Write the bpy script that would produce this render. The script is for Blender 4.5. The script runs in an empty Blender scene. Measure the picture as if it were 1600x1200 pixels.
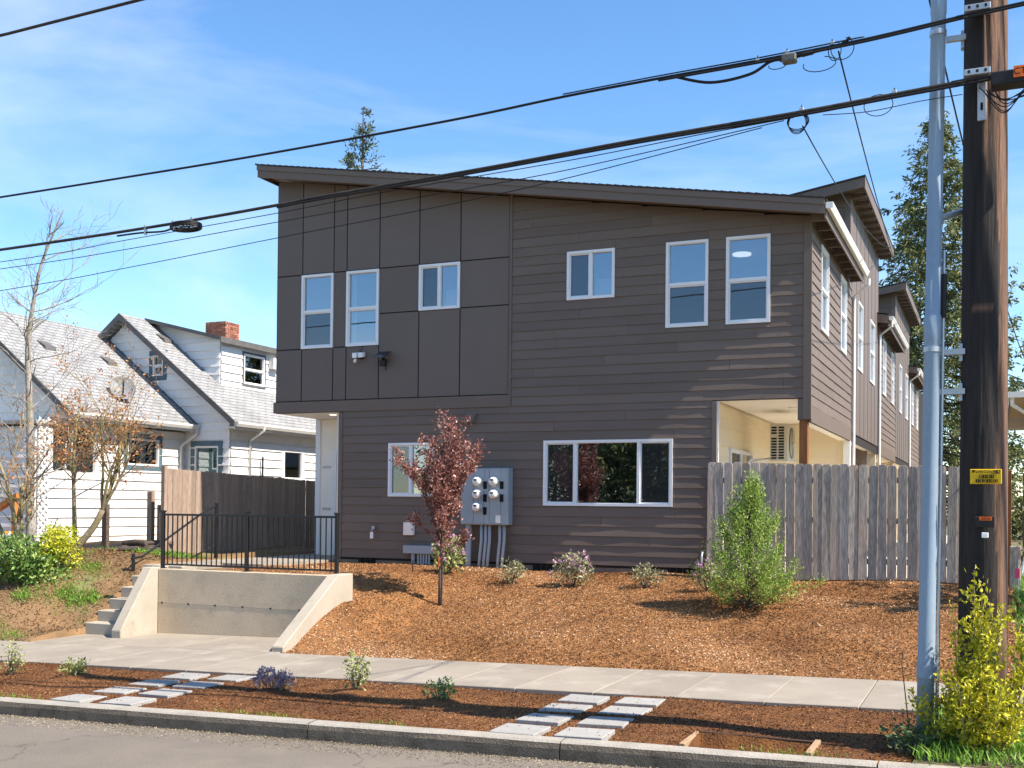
import bpy, bmesh, math, random
import numpy as np
from mathutils import Vector, Matrix
R = math.radians
random.seed(7); rng = np.random.default_rng(7)
sc = bpy.context.scene
COL = sc.collection

# ------------------------------------------------------------------ camera
cd = bpy.data.cameras.new('camera'); cam = bpy.data.objects.new('camera', cd); COL.objects.link(cam)
YAW, PIT, ROL = 0.412305, 0.0126586, 0.0099608
fw = Vector((-math.sin(YAW)*math.cos(PIT), math.cos(YAW)*math.cos(PIT), math.sin(PIT)))
rt = Vector((math.cos(YAW), math.sin(YAW), 0)); up = rt.cross(fw)
r2 = rt*math.cos(ROL)+up*math.sin(ROL); u2 = up*math.cos(ROL)-rt*math.sin(ROL)
mt = Matrix((r2, u2, -fw)).transposed().to_4x4(); mt.translation = Vector((2.84, -18.925, 2.0)); cam.matrix_world = mt
cd.sensor_width = 36; cd.lens = 36*1723.9/1600; cd.shift_y = (768.5-600)/1600; cd.clip_end = 2000; cd.clip_start = .05
sc.camera = cam
# ------------------------------------------------------------------ sky, sun, exposure
SUN_EL, SUN_OFF = R(49), R(3.4)              # the sun stands to the right, a few degrees in front of the facade
sdir = Vector((math.cos(SUN_OFF)*math.cos(SUN_EL), -math.sin(SUN_OFF)*math.cos(SUN_EL), math.sin(SUN_EL)))
w = bpy.data.worlds.new('World'); sc.world = w; w.use_nodes = True
nt = w.node_tree; N = nt.nodes; N.clear(); L = nt.links
out = N.new('ShaderNodeOutputWorld'); bg = N.new('ShaderNodeBackground'); sky = N.new('ShaderNodeTexSky')
sky.sky_type = 'NISHITA'; sky.sun_disc = False; sky.sun_elevation = SUN_EL
sky.sun_rotation = math.atan2(sdir.x, sdir.y); sky.air_density = 1.0; sky.dust_density = .0; sky.ozone_density = 3.2; sky.altitude = 50
tc = N.new('ShaderNodeTexCoord'); mp = N.new('ShaderNodeMapping'); mp.inputs['Scale'].default_value = (1.1, 2.6, 5.0); mp.inputs['Rotation'].default_value = (.25, .5, .5)
n1 = N.new('ShaderNodeTexNoise'); n1.inputs['Scale'].default_value = 1.35; n1.inputs['Detail'].default_value = 7; n1.inputs['Roughness'].default_value = .55; n1.inputs['Distortion'].default_value = .5
cr = N.new('ShaderNodeValToRGB'); cr.color_ramp.elements[0].position = .47; cr.color_ramp.elements[1].position = .86
cr.color_ramp.elements[1].color = (.62, .62, .62, 1)
mx = N.new('ShaderNodeMixRGB'); mx.inputs[2].default_value = (5.4, 5.8, 6.2, 1)
L.new(tc.outputs['Generated'], mp.inputs[0]); L.new(mp.outputs[0], n1.inputs['Vector']); L.new(n1.outputs['Fac'], cr.inputs[0])
L.new(cr.outputs[0], mx.inputs[0]); hs = N.new('ShaderNodeHueSaturation'); hs.inputs['Saturation'].default_value = 1.16; hs.inputs['Value'].default_value = 1.10; L.new(sky.outputs[0], hs.inputs['Color']); L.new(hs.outputs[0], mx.inputs[1]); L.new(mx.outputs[0], bg.inputs[0])
bg.inputs[1].default_value = .112; L.new(bg.outputs[0], out.inputs[0])
sl = bpy.data.lights.new('sun', 'SUN'); sl.energy = 5.0; sl.angle = R(.53); sl.color = (1, .90, .77)
so = bpy.data.objects.new('sun', sl); COL.objects.link(so); so.rotation_euler = sdir.to_track_quat('Z', 'Y').to_euler()
sc.view_settings.view_transform = 'Standard'; sc.view_settings.look = 'None'; sc.view_settings.gamma = 1
sc.view_settings.use_curve_mapping = False; sc.view_settings.exposure = 1.05
sc.cycles.max_bounces = 8; sc.cycles.transparent_max_bounces = 16

# ------------------------------------------------------------------ materials
def s2l(h):
    h = h.lstrip('#'); c = [int(h[i:i+2], 16)/255 for i in (0, 2, 4)]
    return tuple(x/12.92 if x <= .04045 else ((x+.055)/1.055)**2.4 for x in c)
MATS = {}
def M(name, col, rough=.7, var=.12, scale=3, fine=.08, fscale=60, bump=.0, bscale=80, metal=0, spec=.3, stretch=(1, 1, 1), rnd=0.0, hue=None):
    """principled material: large stains, fine grain, per-object brightness, bump"""
    if name in MATS: return MATS[name]
    m = bpy.data.materials.new(name); m.use_nodes = True; MATS[name] = m
    t = m.node_tree; n = t.nodes; l = t.links; b = n['Principled BSDF']
    b.inputs['Roughness'].default_value = rough; b.inputs['Metallic'].default_value = metal; b.inputs['Specular IOR Level'].default_value = spec
    tcx = n.new('ShaderNodeTexCoord'); oi = n.new('ShaderNodeObjectInfo')
    ad = n.new('ShaderNodeVectorMath'); ad.operation = 'MULTIPLY_ADD'; ad.inputs[1].default_value = stretch
    cb = n.new('ShaderNodeCombineXYZ'); ml = n.new('ShaderNodeMath'); ml.operation = 'MULTIPLY'; ml.inputs[1].default_value = 37.0
    l.new(oi.outputs['Random'], ml.inputs[0]); l.new(ml.outputs[0], cb.inputs[0]); l.new(ml.outputs[0], cb.inputs[2])
    l.new(tcx.outputs['Object'], ad.inputs[0])
    if rnd: l.new(cb.outputs[0], ad.inputs[2])
    a = n.new('ShaderNodeTexNoise'); a.inputs['Scale'].default_value = scale; a.inputs['Detail'].default_value = 5; a.inputs['Roughness'].default_value = .6
    f = n.new('ShaderNodeTexNoise'); f.inputs['Scale'].default_value = fscale; f.inputs['Detail'].default_value = 3
    l.new(ad.outputs[0], a.inputs['Vector']); l.new(ad.outputs[0], f.inputs['Vector'])
    def rng_(src, amt):
        r = n.new('ShaderNodeMapRange'); r.inputs[1].default_value = .3; r.inputs[2].default_value = .7
        r.inputs[3].default_value = 1-amt; r.inputs[4].default_value = 1+amt; l.new(src, r.inputs[0]); return r.outputs[0]
    v = n.new('ShaderNodeMath'); v.operation = 'MULTIPLY'; l.new(rng_(a.outputs['Fac'], var), v.inputs[0]); l.new(rng_(f.outputs['Fac'], fine), v.inputs[1])
    last = v.outputs[0]
    if rnd:
        rr = n.new('ShaderNodeMapRange'); rr.inputs[3].default_value = 1-rnd; rr.inputs[4].default_value = 1+rnd; l.new(oi.outputs['Random'], rr.inputs[0])
        v2 = n.new('ShaderNodeMath'); v2.operation = 'MULTIPLY'; l.new(last, v2.inputs[0]); l.new(rr.outputs[0], v2.inputs[1]); last = v2.outputs[0]
    sv = n.new('ShaderNodeVectorMath'); sv.operation = 'SCALE'; sv.inputs[0].default_value = col; l.new(last, sv.inputs['Scale'])
    res = sv.outputs[0]
    if hue:                                    # second colour in patches
        h2 = n.new('ShaderNodeTexNoise'); h2.inputs['Scale'].default_value = hue[1]; h2.inputs['Detail'].default_value = 6; h2.inputs['Roughness'].default_value = .65
        l.new(ad.outputs[0], h2.inputs['Vector'])
        rp = n.new('ShaderNodeMapRange'); rp.inputs[1].default_value = hue[2]; rp.inputs[2].default_value = hue[3]; l.new(h2.outputs['Fac'], rp.inputs[0])
        mm = n.new('ShaderNodeMixRGB'); mm.inputs[2].default_value = (*hue[0], 1); l.new(rp.outputs[0], mm.inputs[0]); l.new(res, mm.inputs[1]); res = mm.outputs[0]
    l.new(res, b.inputs['Base Color'])
    if bump:
        bn = n.new('ShaderNodeTexNoise'); bn.inputs['Scale'].default_value = bscale; bn.inputs['Detail'].default_value = 4
        bp = n.new('ShaderNodeBump'); bp.inputs['Strength'].default_value = bump; bp.inputs['Distance'].default_value = .02
        l.new(ad.outputs[0], bn.inputs['Vector']); l.new(bn.outputs['Fac'], bp.inputs['Height']); l.new(bp.outputs[0], b.inputs['Normal'])
    return m
def leafmat(name, c0, c1, c2, rough=.5, trans=.25, spec=.4):
    if name in MATS: return MATS[name]
    m = bpy.data.materials.new(name); m.use_nodes = True; MATS[name] = m
    t = m.node_tree; n = t.nodes; l = t.links; b = n['Principled BSDF']
    at = n.new('ShaderNodeAttribute'); at.attribute_name = 'rnd'
    c = n.new('ShaderNodeValToRGB'); e = c.color_ramp.elements; e[0].color = (*c0, 1); e[1].color = (*c2, 1); x = e.new(.5); x.color = (*c1, 1)
    l.new(at.outputs['Fac'], c.inputs[0]); l.new(c.outputs[0], b.inputs['Base Color'])
    b.inputs['Roughness'].default_value = rough; b.inputs['Specular IOR Level'].default_value = spec
    if trans:
        tr = n.new('ShaderNodeBsdfTranslucent'); mxs = n.new('ShaderNodeMixShader'); mxs.inputs[0].default_value = trans
        l.new(c.outputs[0], tr.inputs[0]); l.new(b.outputs[0], mxs.inputs[1]); l.new(tr.outputs[0], mxs.inputs[2]); l.new(mxs.outputs[0], n['Material Output'].inputs[0])
    return m
def glassmat(name, refl, tint=(.8, .84, .86)):
    m = bpy.data.materials.new(name); m.use_nodes = True; t = m.node_tree; n = t.nodes; l = t.links; n.remove(n['Principled BSDF'])
    tr = n.new('ShaderNodeBsdfTransparent'); tr.inputs[0].default_value = (*tint, 1); g = n.new('ShaderNodeBsdfGlossy'); g.inputs['Roughness'].default_value = .005
    g.inputs[0].default_value = (.92, .96, 1, 1)
    lw = n.new('ShaderNodeFresnel'); lw.inputs[0].default_value = 1.5; a = n.new('ShaderNodeMath'); a.operation = 'MULTIPLY_ADD'; a.inputs[1].default_value = 1.0; a.inputs[2].default_value = refl; a.use_clamp = True
    no = n.new('ShaderNodeTexNoise'); no.inputs['Scale'].default_value = 1.1; tcx = n.new('ShaderNodeTexCoord'); bp = n.new('ShaderNodeBump'); bp.inputs['Strength'].default_value = .02; bp.inputs['Distance'].default_value = .05
    l.new(tcx.outputs['Object'], no.inputs['Vector']); l.new(no.outputs['Fac'], bp.inputs['Height']); l.new(bp.outputs[0], g.inputs['Normal'])
    mxs = n.new('ShaderNodeMixShader'); l.new(lw.outputs[0], a.inputs[0]); l.new(a.outputs[0], mxs.inputs[0]); l.new(tr.outputs[0], mxs.inputs[1]); l.new(g.outputs[0], mxs.inputs[2]); l.new(mxs.outputs[0], n['Material Output'].inputs[0])
    MATS[name] = m; return m
def screenmat():
    m = bpy.data.materials.new('insect_screen'); m.use_nodes = True; t = m.node_tree; n = t.nodes; l = t.links; b = n['Principled BSDF']
    b.inputs['Base Color'].default_value = (.03, .032, .035, 1); b.inputs['Roughness'].default_value = .8
    tr = n.new('ShaderNodeBsdfTransparent'); mxs = n.new('ShaderNodeMixShader'); mxs.inputs[0].default_value = .38
    l.new(tr.outputs[0], mxs.inputs[1]); l.new(b.outputs[0], mxs.inputs[2]); l.new(mxs.outputs[0], n['Material Output'].inputs[0]); MATS['screen'] = m; return m
BROWN = (.152, .116, .095)
m_brown = M('brown_siding_paint', BROWN, .62, .09, 2, .12, 220, bump=.05, bscale=120, stretch=(.35, 1, 1.4), rnd=.07)
m_panel = M('brown_panel_paint', (.142, .114, .100), .62, .04, 1.5, .13, 260, bump=.04, bscale=160, rnd=.05)
m_trim = M('brown_trim_paint', (.150, .115, .095), .6, .05, 2, .08, 150, bump=.03, bscale=150, rnd=.03)
m_sheath = M('dark_sheathing', (.03, .025, .024), .9)
m_white = M('white_vinyl', (.76, .77, .78), .4, .03, 2, .02, 80)
m_gutter = M('white_gutter', (.74, .72, .68), .35, .05, 2, .02, 60)
m_cream = M('cream_siding_paint', (.84, .72, .52), .6, .04, 1.5, .04, 120, rnd=.02)
m_creamw = M('offwhite_trim_paint', (.84, .80, .73), .55, .04, 2, .03, 100)
m_room = M('grey_room_paint', (.34, .34, .35), .8, .05, 1)
m_shingle = M('dark_roof_shingles', (.035, .033, .033), .9, .25, 12, .3, 70, bump=.6, bscale=60)
m_conc = M('sidewalk_concrete', (.262, .228, .185), .85, .12, 1.2, .10, 90, bump=.12, bscale=150, rnd=.06, hue=((.35, .315, .265), 1.7, .52, .72))
m_concw = M('retaining_concrete', (.58, .46, .32), .85, .10, 2.2, .10, 60, bump=.2, bscale=50, hue=((.44, .35, .24), 3, .5, .8))
m_concl = M('pale_wing_concrete', (.38, .335, .27), .85, .10, 2, .08, 70, bump=.15, bscale=60, hue=((.30, .26, .20), 4, .52, .75))
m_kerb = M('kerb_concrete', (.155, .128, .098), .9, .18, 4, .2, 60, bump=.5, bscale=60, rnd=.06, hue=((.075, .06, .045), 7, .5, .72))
m_asph = M('worn_asphalt', (.165, .142, .116), .9, .12, .8, .22, 90, bump=.3, bscale=120, hue=((.21, .18, .14), .9, .5, .8))
def cracks(m, scale, col, wdt):
    n = m.node_tree.nodes; l = m.node_tree.links; b = n['Principled BSDF']; src = b.inputs['Base Color'].links[0].from_socket
    tcx = n.new('ShaderNodeTexCoord'); ns = n.new('ShaderNodeTexNoise'); ns.inputs['Scale'].default_value = 1.6; ns.inputs['Detail'].default_value = 5
    ad = n.new('ShaderNodeVectorMath'); ad.operation = 'MULTIPLY_ADD'; ad.inputs[1].default_value = (.9, .9, .9); l.new(tcx.outputs['Object'], ns.inputs['Vector']); l.new(ns.outputs['Color'], ad.inputs[0]); l.new(tcx.outputs['Object'], ad.inputs[2])
    vo = n.new('ShaderNodeTexVoronoi'); vo.feature = 'DISTANCE_TO_EDGE'; vo.inputs['Scale'].default_value = scale; l.new(ad.outputs[0], vo.inputs['Vector'])
    r = n.new('ShaderNodeMapRange'); r.inputs[1].default_value = 0; r.inputs[2].default_value = wdt; r.inputs[3].default_value = .75; r.inputs[4].default_value = 0; l.new(vo.outputs['Distance'], r.inputs[0])
    mm = n.new('ShaderNodeMixRGB'); mm.inputs[2].default_value = (*col, 1); l.new(r.outputs[0], mm.inputs[0]); l.new(src, mm.inputs[1]); l.new(mm.outputs[0], b.inputs['Base Color'])
cracks(m_asph, .42, (.07, .06, .05), .006)
m_mulch = M('bark_mulch', (.26, .120, .042), .95, .32, 5, .55, 70, bump=1.0, bscale=55, hue=((.17, .072, .026), .8, .48, .68))
m_mulch2 = M('dark_bark_mulch', (.150, .062, .020), .95, .32, 5, .55, 70, bump=1.0, bscale=55, hue=((.085, .034, .012), 1.3, .48, .68))
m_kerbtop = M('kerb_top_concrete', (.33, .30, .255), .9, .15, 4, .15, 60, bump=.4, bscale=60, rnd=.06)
m_dirt = M('bare_dirt', (.19, .115, .057), .95, .25, 2.5, .3, 50, bump=.6, bscale=40, hue=((.15, .165, .06), 1.4, .55, .72))
m_soil = M('garden_soil', (.16, .12, .075), .95, .3, 1.5, .3, 30, bump=.5, bscale=30, hue=((.07, .12, .03), .35, .45, .6))
m_bounceconc = M('pale_bounce_concrete', (.52, .47, .39), .85, .06, 2, .06, 90)  # pale tone set to throw bounced light up into the porch
m_found = M('foundation_concrete', (.22, .17, .13), .9, .25, 6, .2, 50, bump=.3)
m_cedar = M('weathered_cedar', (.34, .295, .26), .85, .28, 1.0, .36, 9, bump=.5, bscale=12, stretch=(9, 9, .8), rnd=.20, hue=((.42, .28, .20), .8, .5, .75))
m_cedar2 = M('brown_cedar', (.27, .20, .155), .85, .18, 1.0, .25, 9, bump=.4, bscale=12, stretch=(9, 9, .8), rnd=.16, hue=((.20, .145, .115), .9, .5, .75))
m_newwood = M('orange_stained_wood', (.22, .085, .025), .65, .2, 1.5, .2, 10, stretch=(8, 8, .8))
m_pale = M('fresh_lumber', (.36, .235, .14), .75, .15, 2, .15, 20, stretch=(1, 8, 8))
m_black = M('black_rail_paint', (.012, .012, .014), .35, .1, 3, .02, 50, spec=.5)
m_galv = M('galvanised_steel', (.46, .48, .50), .42, .12, 5, .06, 60, metal=.6)
m_riser = M('grey_riser_conduit', (.25, .33, .42), .5, .10, 2.0, .05, 60, bump=.05, stretch=(1, 1, .3))
m_cab = M('grey_cabinet_enamel', (.30, .345, .385), .42, .05, 3, .03, 60, spec=.5)
m_pvc = M('grey_conduit_plastic', (.36, .39, .42), .5, .06, 3, .03, 60)
m_rubber = M('black_cable', (.012, .012, .013), .5, .2, 8, .1, 60)
m_rust = M('bundle_cable', (.035, .028, .022), .55, .5, 6, .3, 60)
m_nbw = M('white_clapboard_paint', (.72, .71, .69), .65, .06, 2.5, .05, 60, bump=.1, bscale=40, rnd=.04, hue=((.55, .54, .52), 5, .6, .8))
m_nbroof = M('pale_grey_shingles', (.36, .345, .315), .95, .12, 3, .25, 30, bump=.4, bscale=40)
m_teal = M('blue_grey_trim_paint', (.085, .135, .165), .6, .12, 6, .08, 60)
m_dkfascia = M('dark_fascia', (.11, .105, .10), .7, .2, 5)
m_brick = M('red_chimney_brick', (.30, .12, .075), .9, .4, 9, .3, 40, rnd=.5)
m_mortar = M('chimney_mortar', (.33, .30, .27), .95, .2, 10)
m_bark = M('grey_tree_bark', (.30, .275, .25), .9, .3, 6, .3, 40, bump=.5, bscale=30, hue=((.20, .19, .11), 5, .5, .7))
m_moss = M('mossy_bark', (.25, .20, .125), .9, .3, 6, .3, 40, bump=.5, bscale=30, hue=((.20, .19, .06), 4, .48, .65))
m_dkbark = M('dark_bark', (.10, .075, .06), .9, .3, 8, .3, 40)
m_rod = M('dark_iron', (.02, .018, .018), .6)
m_paver = M('grey_paver_concrete', (.30, .29, .27), .85, .08, 4, .12, 90, bump=.15, bscale=120, rnd=.06)
g_up = glassmat('window_glass', .19, (.70, .76, .82)); g_old = glassmat('old_window_glass', .10, (.7, .8, .8)); m_screen = screenmat()
m_lamp = M('white_lamp_plastic', (.8, .8, .78), .4)
m_dark = M('dark_void', (.008, .008, .008), .9)
m_acm = M('cream_metal', (.70, .62, .48), .45, .03, 3, .02, 60)

# ------------------------------------------------------------------ object helpers
def wl(o):
    v = Vector((0, 0, 0))
    while o is not None: v = v+o.location; o = o.parent
    return v
def link(name, mesh, mat=None, parent=None, loc=None):
    o = bpy.data.objects.new(name, mesh); COL.objects.link(o)
    if mat is not None and mesh is not None and not mesh.materials: mesh.materials.append(mat)
    p = Vector(loc) if loc is not None else Vector((0, 0, 0))
    if parent is not None: o.parent = parent; p = p-wl(parent)
    o.location = p
    return o
def tag(o, label, cat, group=None):
    o['label'] = label; o['category'] = cat
    if group: o['group'] = group
    return o
def thing(name, label, cat, loc=(0, 0, 0), group=None): return tag(link(name, None, loc=loc), label, cat, group)
def struct(o): o['kind'] = 'structure'; return o
def stuff(o): o['kind'] = 'stuff'; return o
def mesh(verts, faces, smooth=False, name='m'):
    me = bpy.data.meshes.new(name); me.from_pydata([tuple(v) for v in verts], [], faces); me.update()
    if smooth: me.polygons.foreach_set('use_smooth', [True]*len(me.polygons))
    return me
BOXF = [(0, 3, 2, 1), (4, 5, 6, 7), (0, 1, 5, 4), (1, 2, 6, 5), (2, 3, 7, 6), (3, 0, 4, 7)]
class MB:
    """collects boxes, tubes and polygons for ONE mesh"""
    def __init__(s): s.v = []; s.f = []
    def add(s, v, f): k = len(s.v); s.v += [tuple(q) for q in v]; s.f += [tuple(i+k for i in q) for q in f]; return s
    def box(s, x0, x1, y0, y1, z0, z1): return s.add([(x0, y0, z0), (x1, y0, z0), (x1, y1, z0), (x0, y1, z0), (x0, y0, z1), (x1, y0, z1), (x1, y1, z1), (x0, y1, z1)], BOXF)
    def tube(s, pts, rad, n=8, caps=True):
        pts = [Vector(p) for p in pts]; rad = rad if hasattr(rad, '__len__') else [rad]*len(pts); k = len(s.v); t0 = None
        for i, p in enumerate(pts):
            d = (pts[min(i+1, len(pts)-1)]-pts[max(i-1, 0)]).normalized()
            if t0 is None: t0 = d.orthogonal().normalized()
            else:
                t0 = t0-d*t0.dot(d)
                t0 = t0.normalized() if t0.length > 1e-6 else d.orthogonal().normalized()
            b = d.cross(t0)
            for j in range(n):
                a = 2*math.pi*j/n; s.v.append(tuple(p+(t0*math.cos(a)+b*math.sin(a))*rad[i]))
        for i in range(len(pts)-1):
            for j in range(n):
                a = k+i*n+j; b_ = k+i*n+(j+1) % n; s.f.append((a, b_, b_+n, a+n))
        if caps: s.f.append(tuple(k+j for j in range(n-1, -1, -1))); s.f.append(tuple(k+(len(pts)-1)*n+j for j in range(n)))
        return s
    def prism(s, poly, axis, a, b):
        """poly: 2-D points; axis x: (y,z), y: (x,z), z: (x,y); extruded from a to b"""
        n = len(poly); f3 = {'x': lambda p, t: (t, p[0], p[1]), 'y': lambda p, t: (p[0], t, p[1]), 'z': lambda p, t: (p[0], p[1], t)}[axis]
        return s.add([f3(p, a) for p in poly]+[f3(p, b) for p in poly], [tuple(range(n-1, -1, -1)), tuple(range(n, 2*n))]+[(i, (i+1) % n, n+(i+1) % n, n+i) for i in range(n)])
    def build(s, name, mat, parent=None, smooth=False, loc=None, bev=0):
        me = mesh(s.v, s.f, smooth)
        bm = bmesh.new(); bm.from_mesh(me)
        if bev: bmesh.ops.bevel(bm, geom=bm.edges[:], offset=bev, segments=1, affect='EDGES', clamp_overlap=True)
        bmesh.ops.recalc_face_normals(bm, faces=bm.faces[:]); bm.to_mesh(me); bm.free()
        return link(name, me, mat, parent, loc)
def box(name, x, y, z, mat, parent=None, bev=0.0): return MB().box(x[0], x[1], y[0], y[1], z[0], z[1]).build(name, mat, parent, bev=bev)
_bc = {}
def cbox(name, size, c, mat, parent, bev=.004):
    """a box with shared mesh data, centred at c"""
    k = (tuple(round(q, 3) for q in size), mat.name, bev)
    if k not in _bc:
        o = MB().box(-size[0]/2, size[0]/2, -size[1]/2, size[1]/2, -size[2]/2, size[2]/2).build(name, mat, parent, bev=bev, loc=c); _bc[k] = o.data; return o
    return link(name, _bc[k], None, parent, c)
class Plane:
    """a wall face: 'y' faces -Y at y=p (u = x); 'x' faces +X at x=p (u = y)"""
    def __init__(s, ax, p): s.ax = ax; s.p = p
    def P(s, u, d, z): return (u, s.p-d, z) if s.ax == 'y' else (s.p+d, u, z)
    def box(s, mb, u0, u1, d0, d1, z0, z1):
        a, b = s.P(u0, d0, z0), s.P(u1, d1, z1)
        return mb.box(min(a[0], b[0]), max(a[0], b[0]), min(a[1], b[1]), max(a[1], b[1]), z0, z1)
def sheet_with_holes(pl, u0, u1, z0, top, holes, d=0.0, ucuts=()):
    """a wall skin with window openings; top is a number or f(u)"""
    tf = top if callable(top) else (lambda u: top)
    us = sorted(set([u0, u1, *ucuts]+(list(np.linspace(u0, u1, 41)) if callable(top) else [])+[q for h in holes for q in h[:2]])); us = [u for u in us if u0 <= u <= u1]
    zs = sorted(set([z0]+[q for h in holes for q in h[2:]])); v = []; f = []
    for a, b in zip(us, us[1:]):
        for i, z in enumerate(zs):
            zt = zs[i+1] if i+1 < len(zs) else None
            um = (a+b)/2
            if zt is not None and any(h[0] <= um <= h[1] and h[2] <= (z+zt)/2 <= h[3] for h in holes): continue
            ta, tb = (min(zt, tf(a)), min(zt, tf(b))) if zt is not None else (tf(a), tf(b))
            if ta <= z and tb <= z: continue
            ta, tb = max(ta, z), max(tb, z)
            k = len(v); v += [pl.P(a, d, z), pl.P(b, d, z), pl.P(b, d, tb), pl.P(a, d, ta)]; f.append((k, k+1, k+2, k+3))
    return mesh(v, f)
def lap_board(name, pl, u0, u1, z0, z1, mat, parent, top=None, wav=.002, tk=.017, tt=.004, d=.0, off=0):
    """one lap-siding board: thick at the butt, thin at the top, its top cut by top(u), its face slightly bowed"""
    n = max(2, int((u1-u0)/.45)+1); us = np.linspace(u0, u1, n); v = []; ok = []
    for u in us:
        zt = z1 if top is None else min(z1, top(u))
        if zt < z0+.004: zt = z0+.004
        jb = random.gauss(0, wav); jt = random.gauss(0, wav*.5); fr = (zt-z0)/(z1-z0)
        v += [pl.P(u, d, z0), pl.P(u, d+tk+jb, z0), pl.P(u, d+max(.002, tk+(tt-tk)*fr+jt), zt), pl.P(u, d, zt)]
    f = [(3, 2, 1, 0), (4*(n-1), 4*(n-1)+1, 4*(n-1)+2, 4*(n-1)+3)]
    for i in range(n-1):
        k = 4*i
        for a, b in ((0, 1), (1, 2), (2, 3), (3, 0)): f.append((k+a, k+b, k+4+b, k+4+a))
    return mesh(v, f)
def lap_wall(name, pl, u0, u1, z0, z1, exp, mat, parent, holes=(), top=None, maxlen=3.66, joined=False, d=0.0, tk=.021, wav=.0022):
    z = z0; row = 0; objs = []; acc = MB()
    while z < z1-.01:
        zt = min(z+exp+.012, z1+.012); segs = [(u0, u1)]
        for h in holes:
            if h[2] < z+exp-.01 and h[3] > z+.01:
                segs = [q for a, b in segs for q in ((a, min(b, h[0])), (max(a, h[1]), b)) if q[1]-q[0] > .02]
        fin = []
        for a, b in segs:
            o = a+((row*1.37) % maxlen) if b-a > maxlen*.8 else b
            cuts = [a]; c = o
            while c < b-.3:
                if c > a+.3: cuts.append(c)
                c += maxlen
            cuts.append(b); fin += list(zip(cuts, cuts[1:]))
        fin = [(a, b, z, zt) for a, b in fin]
        for h in holes:
            a, b = max(u0, h[0]), min(u1, h[1])
            if b-a > .05:
                if z+.01 < h[2] <= z+exp-.01 and h[2] < z+exp: fin.append((a, b, z, h[2]))
                if z+.01 < h[3] < z+exp-.01: fin.append((a, b, h[3], zt))
        for a, b, zz, zn in fin:
            if top is not None:
                # keep only the part that lies under the roof line
                us = [u for u in np.linspace(a, b, 25) if top(u) > zz+.02]
                if len(us) < 2: continue
                a, b = us[0], us[-1]
            me = lap_board(name, pl, a+.0015, b-.0015, zz, zn, mat, parent, top, tk=tk, d=d, wav=wav)
            if joined:
                acc.add([tuple(q.co) for q in me.vertices], [tuple(p.vertices) for p in me.polygons]); bpy.data.meshes.remove(me)
            else: objs.append(link(name, me, mat, parent))
        z += exp; row += 1
    if joined: o = acc.build(name, mat, parent); return o
    return objs
def window(pl, u0, u1, z0, z1, style, parent, fmat=None, glass=None, fw=.05, depth=.035, screen=True):
    """white framed window: thing > window (frame) > sash, pane, screen"""
    fmat = fmat or m_white; glass = glass or g_up
    mb = MB(); b = pl.box
    b(mb, u0, u0+fw, -.06, depth, z0, z1); b(mb, u1-fw, u1, -.06, depth, z0, z1)
    b(mb, u0+fw, u1-fw, -.06, depth, z0, z0+fw); b(mb, u0+fw, u1-fw, -.06, depth, z1-fw, z1)
    a0, a1, c0, c1 = u0+fw, u1-fw, z0+fw, z1-fw; zm = (c0+c1)/2; um = (a0+a1)/2; mw = .026
    if style == 'hung': b(mb, a0, a1, -.05, depth-.008, zm-mw, zm+mw); lights = [(a0, a1, zm+mw, c1, 0), (a0, a1, c0, zm-mw, 1)]
    elif style == 'slide': b(mb, um-mw, um+mw, -.05, depth-.008, c0, c1); lights = [(a0, um-mw, c0, c1, 1), (um+mw, a1, c0, c1, 0)]
    elif style == 'triple':
        p, q = a0+(a1-a0)*.245, a1-(a1-a0)*.245; b(mb, p-mw, p+mw, -.05, depth-.008, c0, c1); b(mb, q-mw, q+mw, -.05, depth-.008, c0, c1)
        lights = [(a0, p-mw, c0, c1, 1), (p+mw, q-mw, c0, c1, 0), (q+mw, a1, c0, c1, 1)]
    else: lights = [(a0, a1, c0, c1, 0)]
    fo = mb.build('window', fmat, parent)
    for (p, q, r, s, scr) in lights:
        t = .024 if scr else .008
        sm = MB(); b(sm, p, p+t, -.045, .006, r, s); b(sm, q-t, q, -.045, .006, r, s); b(sm, p+t, q-t, -.045, .006, r, r+t); b(sm, p+t, q-t, -.045, .006, s-t, s)
        sm.build('sash', fmat, fo)
        g = MB(); b(g, p+t, q-t, -.028, -.022, r+t, s-t); g.build('pane', glass, fo)
        if scr and screen: link('insect_screen', mesh([pl.P(p+t, -.002, r+t), pl.P(q-t, -.002, r+t), pl.P(q-t, -.002, s-t), pl.P(p+t, -.002, s-t)], [(0, 1, 2, 3)]), m_screen, fo)
    return fo
def zs(x): return .05+.025*max(-60, min(40, x))
def patch(name, xs, ys, zf, mat, smooth=True):
    xs = np.asarray(xs); ys = np.asarray(ys); nx, ny = len(xs), len(ys)
    v = [(x, y, zf(x, y)) for y in ys for x in xs]; f = [(j*nx+i, j*nx+i+1, (j+1)*nx+i+1, (j+1)*nx+i) for j in range(ny-1) for i in range(nx-1)]
    return link(name, mesh(v, f, smooth), mat)
_ph = [(random.uniform(.6, 3.2), random.uniform(.6, 3.2), random.uniform(0, 6.3)) for _ in range(10)]
def bumpy(x, y, a=.02): return a*sum(math.sin(p*x+q*y+r) for p, q, r in _ph)/3

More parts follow.
